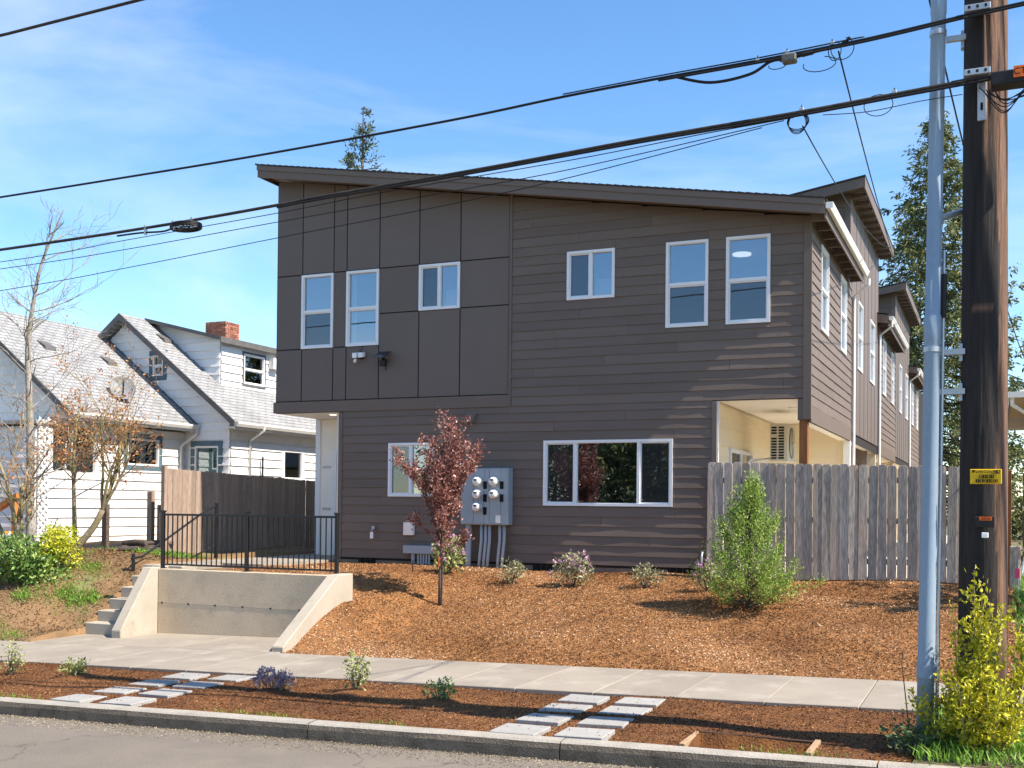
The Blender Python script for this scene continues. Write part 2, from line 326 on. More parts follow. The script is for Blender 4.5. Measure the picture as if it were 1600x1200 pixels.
# ================================================================== GROUND
def zhouse(x): return .82+.006*(x+5)
def zbank(x, y):
    t = max(0, min(1, (y+5.93)/5.7)); f = t*1.10-.10*t*t if t < 1 else 1
    z = (zs(x)-.02)*(1-f)+zhouse(x)*f+bumpy(x, y, .022)*min(1, t*6+.1)
    s = max(0, min(1, (-5.0-x)/1.4)); s = s*s*(3-2*s); q = max(0, min(1, (y+5.6)/1.3))
    return z+(max(z, zedge(y))-z)*s*q
def zedge(y): return .84-.36*max(0, min(1, (-2.2-y)/1.9))
def hbase(x, y):
    if y < -10.2: return zs(x)-.32
    if y < -5.6: return zs(x)-.22
    t = max(0, min(1, (y+4.0)/3.6)); return (zs(x)-.22)*(1-t)+.55*t
gx = [-600, -250, -120, -60, -40]+list(np.arange(-34, 20, 1.5))+[26, 40, 70, 130, 300, 600]
gy = [-600, -250, -100, -50, -30, -21, -20, -15, -10.4, -10.19, -9, -7.5, -6.2, -5.61, -5, -4, -3, -2, -1, 0, 3, 8, 15, 30, 60, 120, 300, 600]
struct(patch('ground', gx, gy, hbase, m_soil))
struct(patch('road', np.arange(-60, 41, 1.0), [-19.6, -17, -14, -12.5, -11.4, -10.28], lambda x, y: zs(x)-.15+.018*max(0, min(1, 1-abs(y+15)/4.6))-.01, m_asph))
# pavement slabs with tooled joints
swalk = struct(link('sidewalk', None, loc=(0, -6.85, 0)))
def sloped_box(x0, x1, y0, y1, zt, th, bev=.008):
    mb = MB(); mb.add([(x0, y0, zs(x0)+zt-th), (x1, y0, zs(x1)+zt-th), (x1, y1, zs(x1)+zt-th), (x0, y1, zs(x0)+zt-th), (x0, y0, zs(x0)+zt), (x1, y0, zs(x1)+zt), (x1, y1, zs(x1)+zt), (x0, y1, zs(x0)+zt)], BOXF); return mb
for i in range(-22, 14):
    x0 = -1.97+i*.905
    sloped_box(x0+.004, x0+.901, -7.78, -5.93, 0, .12).build('slab', m_conc, swalk, bev=.007)
# parking pad in front of the retaining wall
pad = struct(link('concrete_pad', None, loc=(-8.3, -5.1, -.2)))
for k, (a, b, c, d) in enumerate([(-10.06, -8.35, -5.922, -4.2), (-8.342, -6.45, -5.922, -4.2), (-11.15, -10.068, -5.922, -4.75)]):
    sloped_box(a, b, c, d, .002, .12).build('slab', m_conc, pad, bev=.006)
# kerb stones
kerb = struct(link('kerb', None, loc=(0, -10.25, 0)))
kj = [-40, -30, -20, -14.5, -10.9, -6.95, -2.96, -.47, 2.05, 4.6, 8, 12, 20, 30]
for a, b in zip(kj, kj[1:]):
    n = max(2, int((b-a)/.35)); mb = MB(); prof = [(-10.31, -.30), (-10.315, -.06), (-10.305, -.015), (-10.28, .0), (-10.16, .004), (-10.15, -.30)]; v = []; f = []
    for x in np.linspace(a+.006, b-.006, n+1):
        for (y, z) in prof: v.append((x, y+random.gauss(0, .002), zs(x)+z+random.gauss(0, .0015)))
    k = len(prof)
    for i in range(n):
        for j in range(k): f.append((i*k+j, i*k+(j+1) % k, (i+1)*k+(j+1) % k, (i+1)*k+j))
    f += [tuple(range(k)), tuple(n*k+j for j in range(k-1, -1, -1))]
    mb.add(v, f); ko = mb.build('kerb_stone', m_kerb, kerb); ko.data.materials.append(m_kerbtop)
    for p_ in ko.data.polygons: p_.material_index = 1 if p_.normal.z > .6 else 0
# planting strip
pit = (.55, 1.50, -10.12, -9.66)
def zstrip(x, y):
    if pit[0] < x < pit[1] and pit[2] < y < pit[3]: return zs(x)-.24
    e = min(1, (y+10.16)/.25, (-7.78-y)/.25)
    return zs(x)-.035+.03*max(0, e)+bumpy(x*1.7, y*1.7, .012)
sx = sorted(set(list(np.round(np.arange(-20, -9, .3), 3))+list(np.round(np.arange(-9, 2.31, .07), 3))+[pit[0]-.001, pit[0]+.001, pit[1]-.001, pit[1]+.001]))
sy = sorted(set(list(np.linspace(-10.16, -7.785, 34))+[pit[2]-.001, pit[2]+.001, pit[3]-.001, pit[3]+.001]))
struct(patch('planting_strip', sx, sy, zstrip, m_mulch2))
struct(patch('grass_verge', np.arange(2.28, 18, .15), np.linspace(-10.16, -7.785, 22), lambda x, y: zs(x)-.01+bumpy(x*2, y*2, .014), m_soil))
# mulch bank in front of the house
bx_ = np.arange(-6.42, 3.21, .09); by_ = np.linspace(-5.935, .02, 62)
struct(patch('mulch_bank', bx_, by_, zbank, m_mulch))
struct(patch('side_yard', np.arange(3.2, 14, .3), np.linspace(-5.935, 8, 50), lambda x, y: zbank(min(x, 6), y)-.02, m_soil))
def zbed(x, y):
    s = max(0, min(1, (x+7.4)/.95)); s = s*s*(3-2*s)
    return .84*(1-s)+zedge(y)*s+bumpy(x, y, .012)*(1-s)-.002
struct(patch('mulch_bed', np.linspace(-9.4, -6.40, 26), np.linspace(-4.1, .02, 34), zbed, m_mulch))
# entry path and left bank
box('entry_path', (-11.9, -9.35), (-2.3, 6.0), (.6, .885), m_conc)['kind'] = 'structure'
box('landing', (-11.15, -10.27), (-3.0, -2.304), (.6, .883), m_conc)['kind'] = 'structure'
def zleft(x, y):
    t = max(0, min(1, (y+5.95)/2.9)); f = t*(1.45-.45*t)
    if x > -11.138: return -.6
    s = max(0, min(1, (x+12.7)/1.3)); s = s*s*(3-2*s); stp = min(.90, zs(x)+.0+max(0, (y+4.85)/.27*.182)); zz = (zs(x)-.02)*(1-f)+.97*f
    return zz*(1-s)+min(zz, stp+.05)*s+bumpy(x*1.3, y*1.3, .035)*min(1, t*5+.05)
struct(patch('dirt_ledge', np.linspace(-12.6, -9.4, 12), np.linspace(-2.9, -1.2, 8), lambda x, y: .80, m_dirt))
struct(patch('dirt_bank', np.concatenate([np.arange(-34, -18, .6), np.arange(-18, -11.2, .12), [-11.14, -11.135]]), np.concatenate([np.linspace(-5.94, -1, 50), np.arange(-.7, 16, .8)]), zleft, m_dirt))

# ================================================================== BROWN HOUSE
H = thing('brown_townhouse', 'dark brown two-storey townhouse with slanted roof and white framed windows', 'house', (-5.4, 0, .8))
FR = Plane('y', 0.0); SD = Plane('x', 0.0)
def roof1(u): return 6.915-.1632*u                 # underside of the front roof along X
wins = [(-10.17, -9.41, 5.16, 6.67, 'hung'), (-9.10, -8.35, 5.16, 6.67, 'hung'), (-7.45, -6.56, 5.78, 6.67, 'slide'), (-4.37, -3.45, 5.78, 6.67, 'slide'),
        (-2.50, -1.74, 5.17, 6.68, 'hung'), (-1.43, -.67, 5.17, 6.68, 'hung'), (-4.80, -2.35, 2.01, 3.21, 'triple'), (-8.09, -7.10, 2.16, 3.21, 'slide')]
holes = [q[:4] for q in wins]
up_h = [h for h in holes if h[2] > 4]; lo_h = [h for h in holes if h[2] < 4]
# sheathing with real openings
link('wall', sheet_with_holes(FR, -10.8, 0, 3.85, roof1, up_h, d=-.012), m_sheath, H)
link('wall', sheet_with_holes(FR, -9.22, -1.57, .9, 3.85, lo_h, d=-.012), m_sheath, H)
for k, q in enumerate(wins): window(FR, *q, H, screen=k != 1)
# rooms behind the glass
mb = MB()
mb.prism([(-10.68, 3.9), (-.05, 3.9), (-.05, 6.85), (-10.68, 8.5)], 'y', 2.7, 2.78).box(-10.75, -.05, .1, 2.7, 3.88, 3.95).box(-10.69, -10.6, .1, 2.7, 3.9, 8.3).box(-5.1, -5.0, .1, 2.7, 3.95, 7.7).box(-8.0, -7.9, .1, 2.7, 3.95, 8.0).box(-3.0, -2.9, .1, 2.7, 3.95, 7.3)
mb.box(-9.1, -1.7, 4.0, 4.1, .9, 3.8).box(-9.1, -1.7, .1, 4.0, .9, 1.0).box(-9.1, -9.0, .1, 4.0, 1.0, 3.8).box(-6.6, -6.5, .1, 4.0, 1.0, 3.8).box(-1.75, -1.65, .1, .9, 1.0, 3.8)
mb.box(-10.7, -.1, .12, 2.7, 6.72, 6.76)
mb.build('interior_wall', m_room, H)
for (a, b, c, d) in ((-6.98, -6.66, 5.83, 6.2), (-3.9, -3.52, 5.83, 6.18)): box('pale_panel', (a, b), (.22, .24), (c, d), m_white, H)  # pale panels set behind the lower right panes
box('roller_blind', (-9.05, -8.95), (.12, .13), (5.2, 6.6), m_white, H)
mbc = MB(); mbc.tube([(-1.47, 1.46, 6.718), (-1.47, 1.46, 6.69)], .17, 24)
m_lit = M('lit_lamp', (.9, .85, .75), .5); m_lit.node_tree.nodes['Principled BSDF'].inputs['Emission Color'].default_value = (1, .93, .8, 1); m_lit.node_tree.nodes['Principled BSDF'].inputs['Emission Strength'].default_value = .8
mbc.build('ceiling_light', m_lit, H)
MB().tube([(-8.72, .55, 5.17), (-8.72, .55, 6.6)], .02, 6).build('curtain_rod', m_white, H)
# fibre-cement panels with reveals
cols = [-10.78, -10.16, -9.41, -9.10, -8.345, -7.45, -6.555, -5.53]; gp = .011
def panel(u0, u1, z0, z1):
    t0 = z1 if z1 else roof1(u0+gp)-.0; t1 = z1 if z1 else roof1(u1-gp)
    g1 = gp if z1 else 0
    mb = MB().prism([(u0+gp, z0+gp), (u1-gp, z0+gp), (u1-gp, t1-g1), (u0+gp, t0-g1)], 'y', 0.0, -.012); mb.build('panel', m_panel, H, bev=.002)
for i in range(7):
    a, b = cols[i], cols[i+1]; w_ = (1, 3, 5)
    if i < 4:
        panel(a, b, 6.68, None); panel(a, b, 4.09, 5.16)
        if i not in (1, 3): panel(a, b, 5.16, 6.68)
    else:
        panel(a, b, 6.68, None); panel(a, b, 4.09, 5.78)
        if i != 5: panel(a, b, 5.78, 6.68)
# dark reveal strips behind the joints come from the sheathing; trims
def fbox(name, u0, u1, d0, d1, z0, z1, mat=m_trim): return FR.box(MB(), u0, u1, d0, d1, z0, z1).build(name, mat, H, bev=.003)
fbox('belly_band', -10.83, -5.472, -.01, .030, 3.86, 4.082)
fbox('trim_board', -5.53, -5.47, -.01, .026, 4.084, 7.84)
fbox('corner_board', -.115, .022, -.02, .030, 3.50, 6.93)
fbox('corner_board', -9.245, -9.155, -.1, .028, .93, 3.84)
fbox('corner_board', -1.66, -1.572, -.1, .028, .93, 3.846)
# lap siding, each board an object
EX = .1745
lap_wall('siding_board', FR, -5.468, -.117, 3.865, 8.0, EX, m_brown, H, up_h, top=roof1)
lap_wall('siding_board', FR, -9.153, -1.662, .945, 3.86, EX, m_brown, H, lo_h)
# foundation with vents
box('foundation', (-9.2, -1.5), (.02, .25), (.4, .95), m_found, H)
for a, b in ((-8.76, -8.38), (-5.0, -4.62), (-2.43, -2.03)):
    fo = box('foundation_vent', (a, b), (-.004, .018), (.80, .94), m_dark, H)
    for k in range(3): box('louver', (a+.03+k*.12, a+.05+k*.12), (-.012, -.005), (.80, .94), m_rod, fo)
# front roof (mono pitch, high on the left)
def roofbox(name, x0, x1, y0, y1, zf, d0, d1, mat, parent=H):
    return MB().add([(x0, y0, zf(x0)+d0), (x1, y0, zf(x1)+d0), (x1, y1, zf(x1)+d0), (x0, y1, zf(x0)+d0), (x0, y0, zf(x0)+d1), (x1, y0, zf(x1)+d1), (x1, y1, zf(x1)+d1), (x0, y1, zf(x0)+d1)], BOXF).build(name, mat, parent)
rf = roofbox('roof', -10.94, .27, -.46, 2.9, roof1, .03, .17, m_trim); roofbox('roof_slope', -6.2, .27, 2.9, 5.25, roof1, .03, .17, m_trim, rf)
roofbox('shingles', -10.99, .31, -.53, 2.93, roof1, .185, .205, m_shingle, rf); roofbox('shingles', -6.25, .31, 2.931, 5.28, roof1, .185, .205, m_shingle, rf)
# ragged shingle edge: butts showing along the rake
mb = MB()
for k in range(78):
    x = -10.99+k*.145; mb.add([(x, -.537, roof1(x)+.186), (x+.135, -.537, roof1(x+.135)+.186), (x+.135, -.45, roof1(x+.135)+.186), (x, -.45, roof1(x)+.186), (x, -.537, roof1(x)+.216), (x+.135, -.537, roof1(x+.135)+.205), (x+.135, -.45, roof1(x+.135)+.205), (x, -.45, roof1(x)+.216)], BOXF)
stuff(mb.build('shingle_butts', m_shingle, rf))
roofbox('fascia', -10.95, .285, -.502, -.462, roof1, -.055, .16, m_trim, rf)
roofbox('fascia_trim', -10.96, .29, -.522, -.503, roof1, .085, .182, m_trim, rf)
roofbox('fascia', -10.965, -10.942, -.46, 2.9, roof1, -.05, .16, m_trim, rf)
def eave(x0, zt, y0, y1, parent, n=9):
    """open low eave: rafters, blocking, fascia and gutter along Y"""
    box('fascia', (x0-.025, x0), (y0, y1), (zt-.17, zt+.07), m_trim, parent)
    for k in range(n):
        y = y0+.3+(y1-y0-.4)*k/(n-1); box('rafter', (.03, x0-.027), (y, y+.04), (zt-.14, zt-.005), m_trim, parent)
    g = MB(); prof = [(0, 0), (.01, -.10), (.075, -.105), (.10, -.05), (.115, -.02), (.115, 0), (.105, 0), (.10, -.03), (.07, -.09), (.015, -.09), (.01, 0)]
    g.prism([(x0+.002+a, zt+.07+b) for a, b in prof], 'y', y0-.03, y1); go = g.build('gutter', m_gutter, parent)
    box('end_cap', (x0+.003, x0+.116), (y0-.036, y0-.031), (zt-.03, zt+.071), m_gutter, go)
    return go
eave(.30, 6.925, -.46, 5.25, rf)
def downspout(y, ztop, x0=.3):
    mb = MB(); mb.tube([(x0+.06, y-.1, ztop), (x0+.06, y-.1, ztop-.12), (.05, y+.02, ztop-.33), (.05, y+.02, .9)], .036, 8, True); return mb.build('downspout', m_gutter, H)
downspout(5.78, 6.93); downspout(11.6, 6.93); downspout(22.9, 6.93)
# ---- side elevation, three units behind each other
side_w = []
for k, y0 in enumerate((0.0, 11.75, 23.2)):
    for (a, b) in ((1.05, 1.98), (3.75, 4.66)): side_w.append((y0+a, y0+b, 5.17, 6.68))
    if k < 2:
        for (a, b) in ((6.8, 7.72), (9.42, 10.5)): side_w.append((y0+a, y0+b, 5.15, 6.69))
link('wall', sheet_with_holes(SD, 0, 34.5, 3.45, lambda u: 6.95 if (u < 5.6 or 11.6 < u < 17.1 or u > 23) else 8.75, side_w, d=-.012, ucuts=(5.6, 5.601, 11.6, 11.601, 17.1, 17.101, 23, 23.001)), m_sheath, H)
for q in side_w: window(SD, *q, 'hung', H, screen=False)
box('interior_wall', (-3.1, -3.0), (3.4, 34), (3.9, 6.8), m_room, H); box('interior_wall', (-3.0, -.05), (3.4, 34.4), (3.86, 3.92), m_room, H)
for y0 in (5.4, 11.5, 17, 23, 34): box('interior_wall', (-3.0, -.1), (y0, y0+.08), (3.93, 6.9), m_room, H)
lap_wall('siding_board', SD, .024, 5.64, 3.74, 6.93, EX, m_brown, H, side_w, maxlen=6)
SD.box(MB(), .024, 5.64, -.01, .02, 3.46, 3.74).build('skirt_board', m_trim, H)
for y0 in (11.75, 23.2):
    stuff(lap_wall('siding', SD, y0+.02, y0+5.4, 3.74, 6.93, EX, m_brown, H, side_w, maxlen=6, joined=True)); SD.box(MB(), y0, y0+5.4, -.01, .02, 3.46, 3.74).build('skirt_board', m_trim, H)
for y0 in (5.66, 17.2):
    y1 = y0+5.9
    link('panel', sheet_with_holes(SD, y0, y1, 3.66, 8.70, side_w, d=.008), m_panel, H)
    for j in range(8):
        y = y0+.02+j*(y1-y0-.06)/7
        segs = [(3.66, 8.7)]
        for h in side_w:
            if h[0]-.05 < y < h[1]+.02: segs = [(3.66, h[2]), (h[3], 8.7)]
        for a, b in segs: SD.box(MB(), y, y+.035, .009, .015, a, b).build('batten', m_trim, H)
    # tall unit: mono-pitch roof that climbs to the right
    zf = lambda x: 8.70+.165*x
    # front cheek above the lower roof
    mb = MB().add([(-4.5, y0-.36, roof1(-4.5)), (.0, y0-.36, 6.9), (.0, y0-.36, zf(0)), (-4.5, y0-.36, zf(-4.5))], [(0, 1, 2, 3)]); mb.build('wall', m_brown, H)
    pc = Plane('y', y0-.362)
    stuff(lap_wall('siding', pc, -4.5, -.1, 6.85, 8.8, EX, m_brown, H, top=zf, joined=True)); pc.box(MB(), -.1, .025, -.40, .02, 6.9, 8.69).build('corner_board', m_trim, H)
    r_ = roofbox('roof', -6, .33, y0-.80, y1+.35, zf, .0, .13, m_trim); roofbox('shingles', -6, .37, y0-.86, y1+.38, zf, .135, .165, m_shingle, r_)
    roofbox('fascia', -6, .345, y0-.84, y0-.80, zf, -.075, .125, m_trim, r_)
    box('fascia', (.335, .36), (y0-.84, y1+.35), (zf(.33)-.10, zf(.33)+.13), m_trim, r_)
    for j in range(11):
        y = y0-.3+j*(y1-y0+.3)/10; box('rafter', (.03, .333), (y, y+.04), (zf(0)-.10, zf(0)-.004), m_trim, r_)
for y0 in (11.75, 23.2):                       # low roofs of the rear units
    zf = lambda x: 6.955-.1632*x
    r_ = roofbox('roof', -5, .27, y0-.45, y0+5.2, zf, .03, .17, m_trim); roofbox('shingles', -5, .31, y0-.5, y0+5.2, zf, .185, .205, m_shingle, r_)
    roofbox('fascia', -5, .285, y0-.49, y0-.452, zf, -.055, .16, m_trim, r_); eave(.30, 6.965, y0-.45, y0+5.2, r_)
box('bounce_slab', (.04, 1.9), (.3, 34), (.5, .88), m_bounceconc)['kind'] = 'structure'  # unseen slab, added to bounce sunlight onto the porch and side wall
# dark backing walls so no daylight leaks through
box('wall', (-10.8, -10.7), (0.02, 2.8), (3.86, 8.5), m_trim, H); box('wall', (-10.8, -10.7), (2.8, 10), (3.86, 6.6), m_trim, H); roofbox('roof', -10.9, -6.0, 2.95, 11.4, lambda x: 8.70+.165*x, .0, .13, m_trim); MB().prism([(-10.7, 6.0), (-6.2, 6.0), (-6.2, 7.9), (-10.7, 8.62)], 'y', 2.8, 2.88).build('wall', m_trim, H); box('wall', (-10.7, -.1), (10, 10.1), (.8, 6.6), m_trim, H)
box('wall', (-10.7, -.1), (34.4, 34.5), (.8, 6.8), m_trim, H)
# porch recess at the corner, cream inside
PW = Plane('x', -1.57); PB = Plane('y', 5.6)
box('porch_ceiling', (-1.56, -.02), (.03, 5.6), (3.852, 3.90), m_creamw, H)
lap_wall('porch_board', PW, .10, 5.6, 1.0, 3.85, EX, m_cream, H, [(1.0, 2.96, .9, 3.09)], d=-.02)
lap_wall('porch_board', PB, -1.55, -.02, 1.0, 3.85, EX, m_cream, H, d=-.02)
box('porch_trim', (-1.60, -1.545), (.0, .10), (.95, 3.85), m_creamw, H); box('porch_trim', (-.12, .02), (5.44, 5.6), (.9, 3.455), m_creamw, H)
window(PW, 1.0, 2.96, .98, 3.09, 'slide', H)
box('wall', (-1.75, -1.60), (.1, 34), (.8, 3.84), m_cream, H); box('porch_floor', (-1.6, .02), (.05, 34), (.7, .9), m_bounceconc, H)  # porch floor made pale to lift the bounced light
box('beam', (-.20, -.02), (-.02, .16), (3.49, 3.85), m_trim, H, .004); box('beam_lining', (-.2, -.021), (.17, 5.6), (3.462, 3.84), m_creamw, H)
box('porch_post', (-.175, -.035), (.0, .14), (.85, 3.488), m_newwood, H, .006)
for y0, y1 in ((5.75, 11.4), (11.7, 17), (17.1, 22.9), (23.1, 34)):
    box('beam_lining', (-.2, -.022), (y0, y1), (3.47, 3.84), m_creamw, H); box('wall', (-1.58, -.03), (y1, y1+.1), (.9, 3.46), m_cream, H); box('porch_ceiling', (-1.58, -.21), (y0, y1), (3.6, 3.7), m_creamw, H)
mbc = MB(); mbc.tube([(-.55, 1.6, 3.851), (-.55, 1.6, 3.838)], .09, 16); mbc.build('recessed_light', m_lamp, H)
# entry recess on the left: white wall, door, soffit
box('entry_soffit', (-10.79, -9.23), (.03, 1.55), (3.855, 3.90), m_creamw, H)
MB().tube([(-9.75, .55, 3.853), (-9.75, .55, 3.845)], .075, 16).build('recessed_light', m_lit, H)
box('wall', (-10.8, -9.24), (1.52, 1.6), (.85, 3.85), m_creamw, H); box('wall', (-9.33, -9.24), (.06, 1.5), (.85, 3.85), m_creamw, H); box('wall', (-10.8, -10.72), (1.6, 10), (.85, 3.85), m_creamw, H)
box('trim_board', (-10.80, -10.68), (1.49, 1.52), (.9, 3.85), m_white, H); box('trim_board', (-10.36, -10.26), (1.49, 1.52), (.9, 3.2), m_white, H); box('trim_board', (-10.36, -9.34), (1.488, 1.519), (3.1, 3.2), m_white, H)
dr = box('door', (-10.25, -9.36), (1.495, 1.518), (.95, 3.08), m_creamw, H); box('door_panel', (-10.1, -9.5), (1.485, 1.494), (2.1, 2.95), m_white, dr); box('door_panel', (-10.1, -9.5), (1.485, 1.494), (1.1, 1.95), m_white, dr); box('handle', (-10.2, -10.16), (1.44, 1.484), (1.9, 2.0), m_rod, dr)
for z in (2.78, 1.87): box('number_plate', (-10.62, -10.42), (1.506, 1.519), (z, z+.05), m_galv, H)

# ================================================================== THINGS ON THE HOUSE
t = thing('meter_cabinet', 'grey electric cabinet with five round meters on the brown wall', 'meter cabinet', (-5.9, -.12, 1.64))
cb_ = box('cabinet', (-6.39, -5.41), (-.23, -.022), (1.64, 2.70), m_cab, t, .008)
for (a, b) in ((-6.385, -6.125), (-6.115, -5.80), (-5.79, -5.42)): box('door_leaf', (a, b), (-.242, -.231), (1.655, 2.685), m_cab, t, .003)
for x in (-6.0, -5.66):
    box('seam', (x+.10, x+.104), (-.2435, -.2421), (1.66, 2.68), m_rod, t)
for (x, z) in ((-6.03, 2.45), (-5.69, 2.45), (-6.03, 2.21), (-5.69, 2.21), (-6.03, 1.97)):
    mm = MB().tube([(x, -.242, z), (x, -.265, z), (x, -.27, z)], [.098, .098, .09], 24).build('meter', m_galv, t)
    MB().tube([(x, -.271, z), (x, -.33, z), (x, -.355, z), (x, -.362, z)], [.082, .080, .066, .03], 24).build('dome', M('meter_face', (.75, .75, .73), .15, .1, 20, spec=.6), mm, smooth=True)
    box('dial', (x-.035, x+.03), (-.3655, -.3632), (z+.012, z+.042), m_dark, mm)
    box('breaker', (x+.115, x+.185), (-.256, -.243), (z-.14, z-.0), m_dark, t)
box('label_plate', (-5.66, -5.56), (-.2455, -.2425), (1.68, 1.82), m_lamp, t)
for (x, r) in ((-6.27, .06), (-6.0, .03), (-5.91, .03), (-5.83, .03), (-5.62, .03), (-5.53, .03)):
    sw = 0 if r > .05 else -.05
    MB().tube([(x, -.13, 1.64), (x, -.13, 1.35), (x+sw*.5, -.14, 1.05), (x+sw, -.14, .72)], r, 10).build('conduit', m_pvc, t, smooth=True)
t = thing('junction_trough', 'long grey metal trough with a row of conduits under it, low on the brown wall', 'junction box', (-7.35, -.08, .8))
box('trough', (-7.66, -7.03), (-.17, -.022), (1.06, 1.215), m_cab, t, .005)
for x, r in ((-7.47, .035), (-7.36, .02), (-7.30, .02), (-7.24, .02), (-7.18, .02), (-7.12, .02)): MB().tube([(x, -.1, 1.06), (x, -.1, .75)], r, 8).build('conduit', m_pvc, t)
tag(box('wall_box', (-7.70, -7.48), (-.10, -.022), (1.41, 1.66), m_creamw, None, .008), 'small pale square wall box above the grey trough', 'wall box')
t = thing('hose_faucet', 'small hose faucet with white tag on the lower left of the brown wall', 'faucet', (-8.385, 0, 1.38))
MB().tube([(-8.385, -.02, 1.52), (-8.385, -.10, 1.52), (-8.385, -.13, 1.48)], .018, 8).build('spout', m_galv, t); MB().tube([(-8.385, -.07, 1.52), (-8.385, -.07, 1.57)], .035, 10).build('handle', m_galv, t); box('plate', (-8.44, -8.33), (-.03, -.022), (1.46, 1.62), m_trim, t); box('paper_tag', (-8.42, -8.35), (-.135, -.13), (1.33, 1.46), m_lamp, t)
t = thing('wall_vent', 'small brown hooded wall vent high above the meter cabinet', 'vent', (-6.3, 0, 3.58))
MB().prism([(-.022, 3.76), (-.14, 3.62), (-.14, 3.58), (-.022, 3.58)], 'x', -6.40, -6.20).build('hood', m_trim, t); box('flange', (-6.42, -6.18), (-.03, -.021), (3.56, 3.78), m_trim, t)
t = thing('flood_light', 'white twin-head flood light under the second tall window', 'light', (-8.8, 0, 4.85))
box('base', (-8.78, -8.68), (-.07, -.013), (4.90, 5.02), m_rod, t)
for x in (-8.80, -8.66): MB().prism([(-.08, 4.93), (-.08, 5.02), (-.19, 5.0), (-.19, 4.90)], 'x', x-.05, x+.05).build('lamp_head', m_lamp, t, bev=.006)
MB().tube([(-8.82, -.10, 4.88), (-8.82, -.14, 4.83)], .03, 10).build('sensor', m_lamp, t); MB().tube([(-8.78, -.03, 5.02), (-8.72, -.03, 5.12), (-8.68, -.03, 5.17)], .005, 5).build('cable', m_rubber, t)
t = thing('solar_light', 'black solar-panel security light right of the twin flood light', 'light', (-8.28, 0, 4.7))
MB().add([(-8.33, -.28, 4.87), (-8.07, -.28, 4.87), (-8.03, -.06, 5.0), (-8.29, -.06, 5.0), (-8.33, -.28, 4.885), (-8.07, -.28, 4.885), (-8.03, -.06, 5.015), (-8.29, -.06, 5.015)], BOXF).build('solar_panel', M('solar_cell', (.015, .02, .035), .2, spec=.6), t); MB().tube([(-8.17, -.014, 4.83), (-8.17, -.16, 4.87)], .03, 8).build('arm', m_rod, t); box('lamp_head', (-8.23, -8.11), (-.18, -.07), (4.72, 4.83), m_rod, t, .01); MB().tube([(-8.12, -.12, 4.73), (-8.1, -.14, 4.64)], .015, 6).build('sensor', m_rod, t)
# heat pump on the porch wall
t = thing('heat_pump', 'cream heat pump with slotted grille hung in the corner porch', 'air conditioner', (-.86, 2.4, 2.86))
box('casing', (-1.03, -.70), (2.0, 2.86), (2.88, 3.59), m_acm, t, .012)
for k in range(12):
    z = 2.93+k*.052
    for a in (-1.005, -.87): 
        if not (k == 8 and a < -.9): box('slot', (a, a+.10), (1.992, 1.999), (z, z+.03), m_dark, t)
MB().tube([(-.699, 2.42, 3.24), (-.69, 2.42, 3.24)], .29, 28).build('fan_grille', m_dark, t)
for k in range(9):
    r = .05+.028*k; mbr = MB(); mbr.tube([(-.685, 2.42+r*math.cos(a), 3.24+r*math.sin(a)) for a in np.linspace(0, 6.283, 25)], .006, 4, False); mbr.build('grille_ring', m_acm, t)
for z in (2.80,): box('bracket', (-1.56, -.75), (2.1, 2.16), (z, z+.06), m_acm, t); box('bracket', (-1.56, -.75), (2.7, 2.76), (z, z+.06), m_acm, t)
MB().tube([(-1.54, 1.9, 2.3), (-1.53, 2.0, 2.72), (-1.42, 2.1, 2.9), (-1.04, 2.4, 2.95)], .03, 8).build('line_set', m_lamp, t, smooth=True)
tag(MB().tube([(-1.80, -.10, .72), (-1.80, -.10, 1.16), (-1.80, -.06, 1.22), (-1.80, -.01, 1.22)], .02, 8).build('vent_pipe', m_galv, None, smooth=True), 'short bent metal pipe at the wall foot beside the right fence', 'pipe')

# ================================================================== SITE WALLS, STEPS, RAILING, FENCES
t = thing('retaining_wall', 'low concrete retaining wall with sloping wing walls beside the parking pad', 'retaining wall', (-8.3, -4.2, -.2))
box('wall', (-10.06, -6.603), (-4.27, -4.07), (-.5, .885), m_concw, t, .01)
box('pour_line', (-10.05, -6.62), (-4.274, -4.2705), (.312, .322), m_concl, t)
for k in range(7): box('tie_hole', (-9.98+k*.55, -9.95+k*.55), (-4.276, -4.2712), (.30, .33), m_rod, t)
def wing(x0, x1, ytip, ztip):
    mb = MB().prism([(-4.0, -.6), (-4.0, .91), (-4.42, .91), (ytip, ztip+.12), (ytip, -.6)], 'x', x0, x1); return mb.build('wing_wall', m_concl, t, bev=.012)
wing(-10.26, -10.062, -5.12, -.20); wing(-6.60, -6.40, -5.85, -.16)
st = thing('concrete_steps', 'concrete steps climbing the dirt bank left of the retaining wall', 'steps', (-10.7, -4.4, -.2))
for k in range(6):
    box('step', (-11.15, -10.27), (-4.78+k*.27, -4.74+(k+1)*.27 if k < 5 else -3.0), (-.4, -.03+k*.182), m_concl, st, .01)
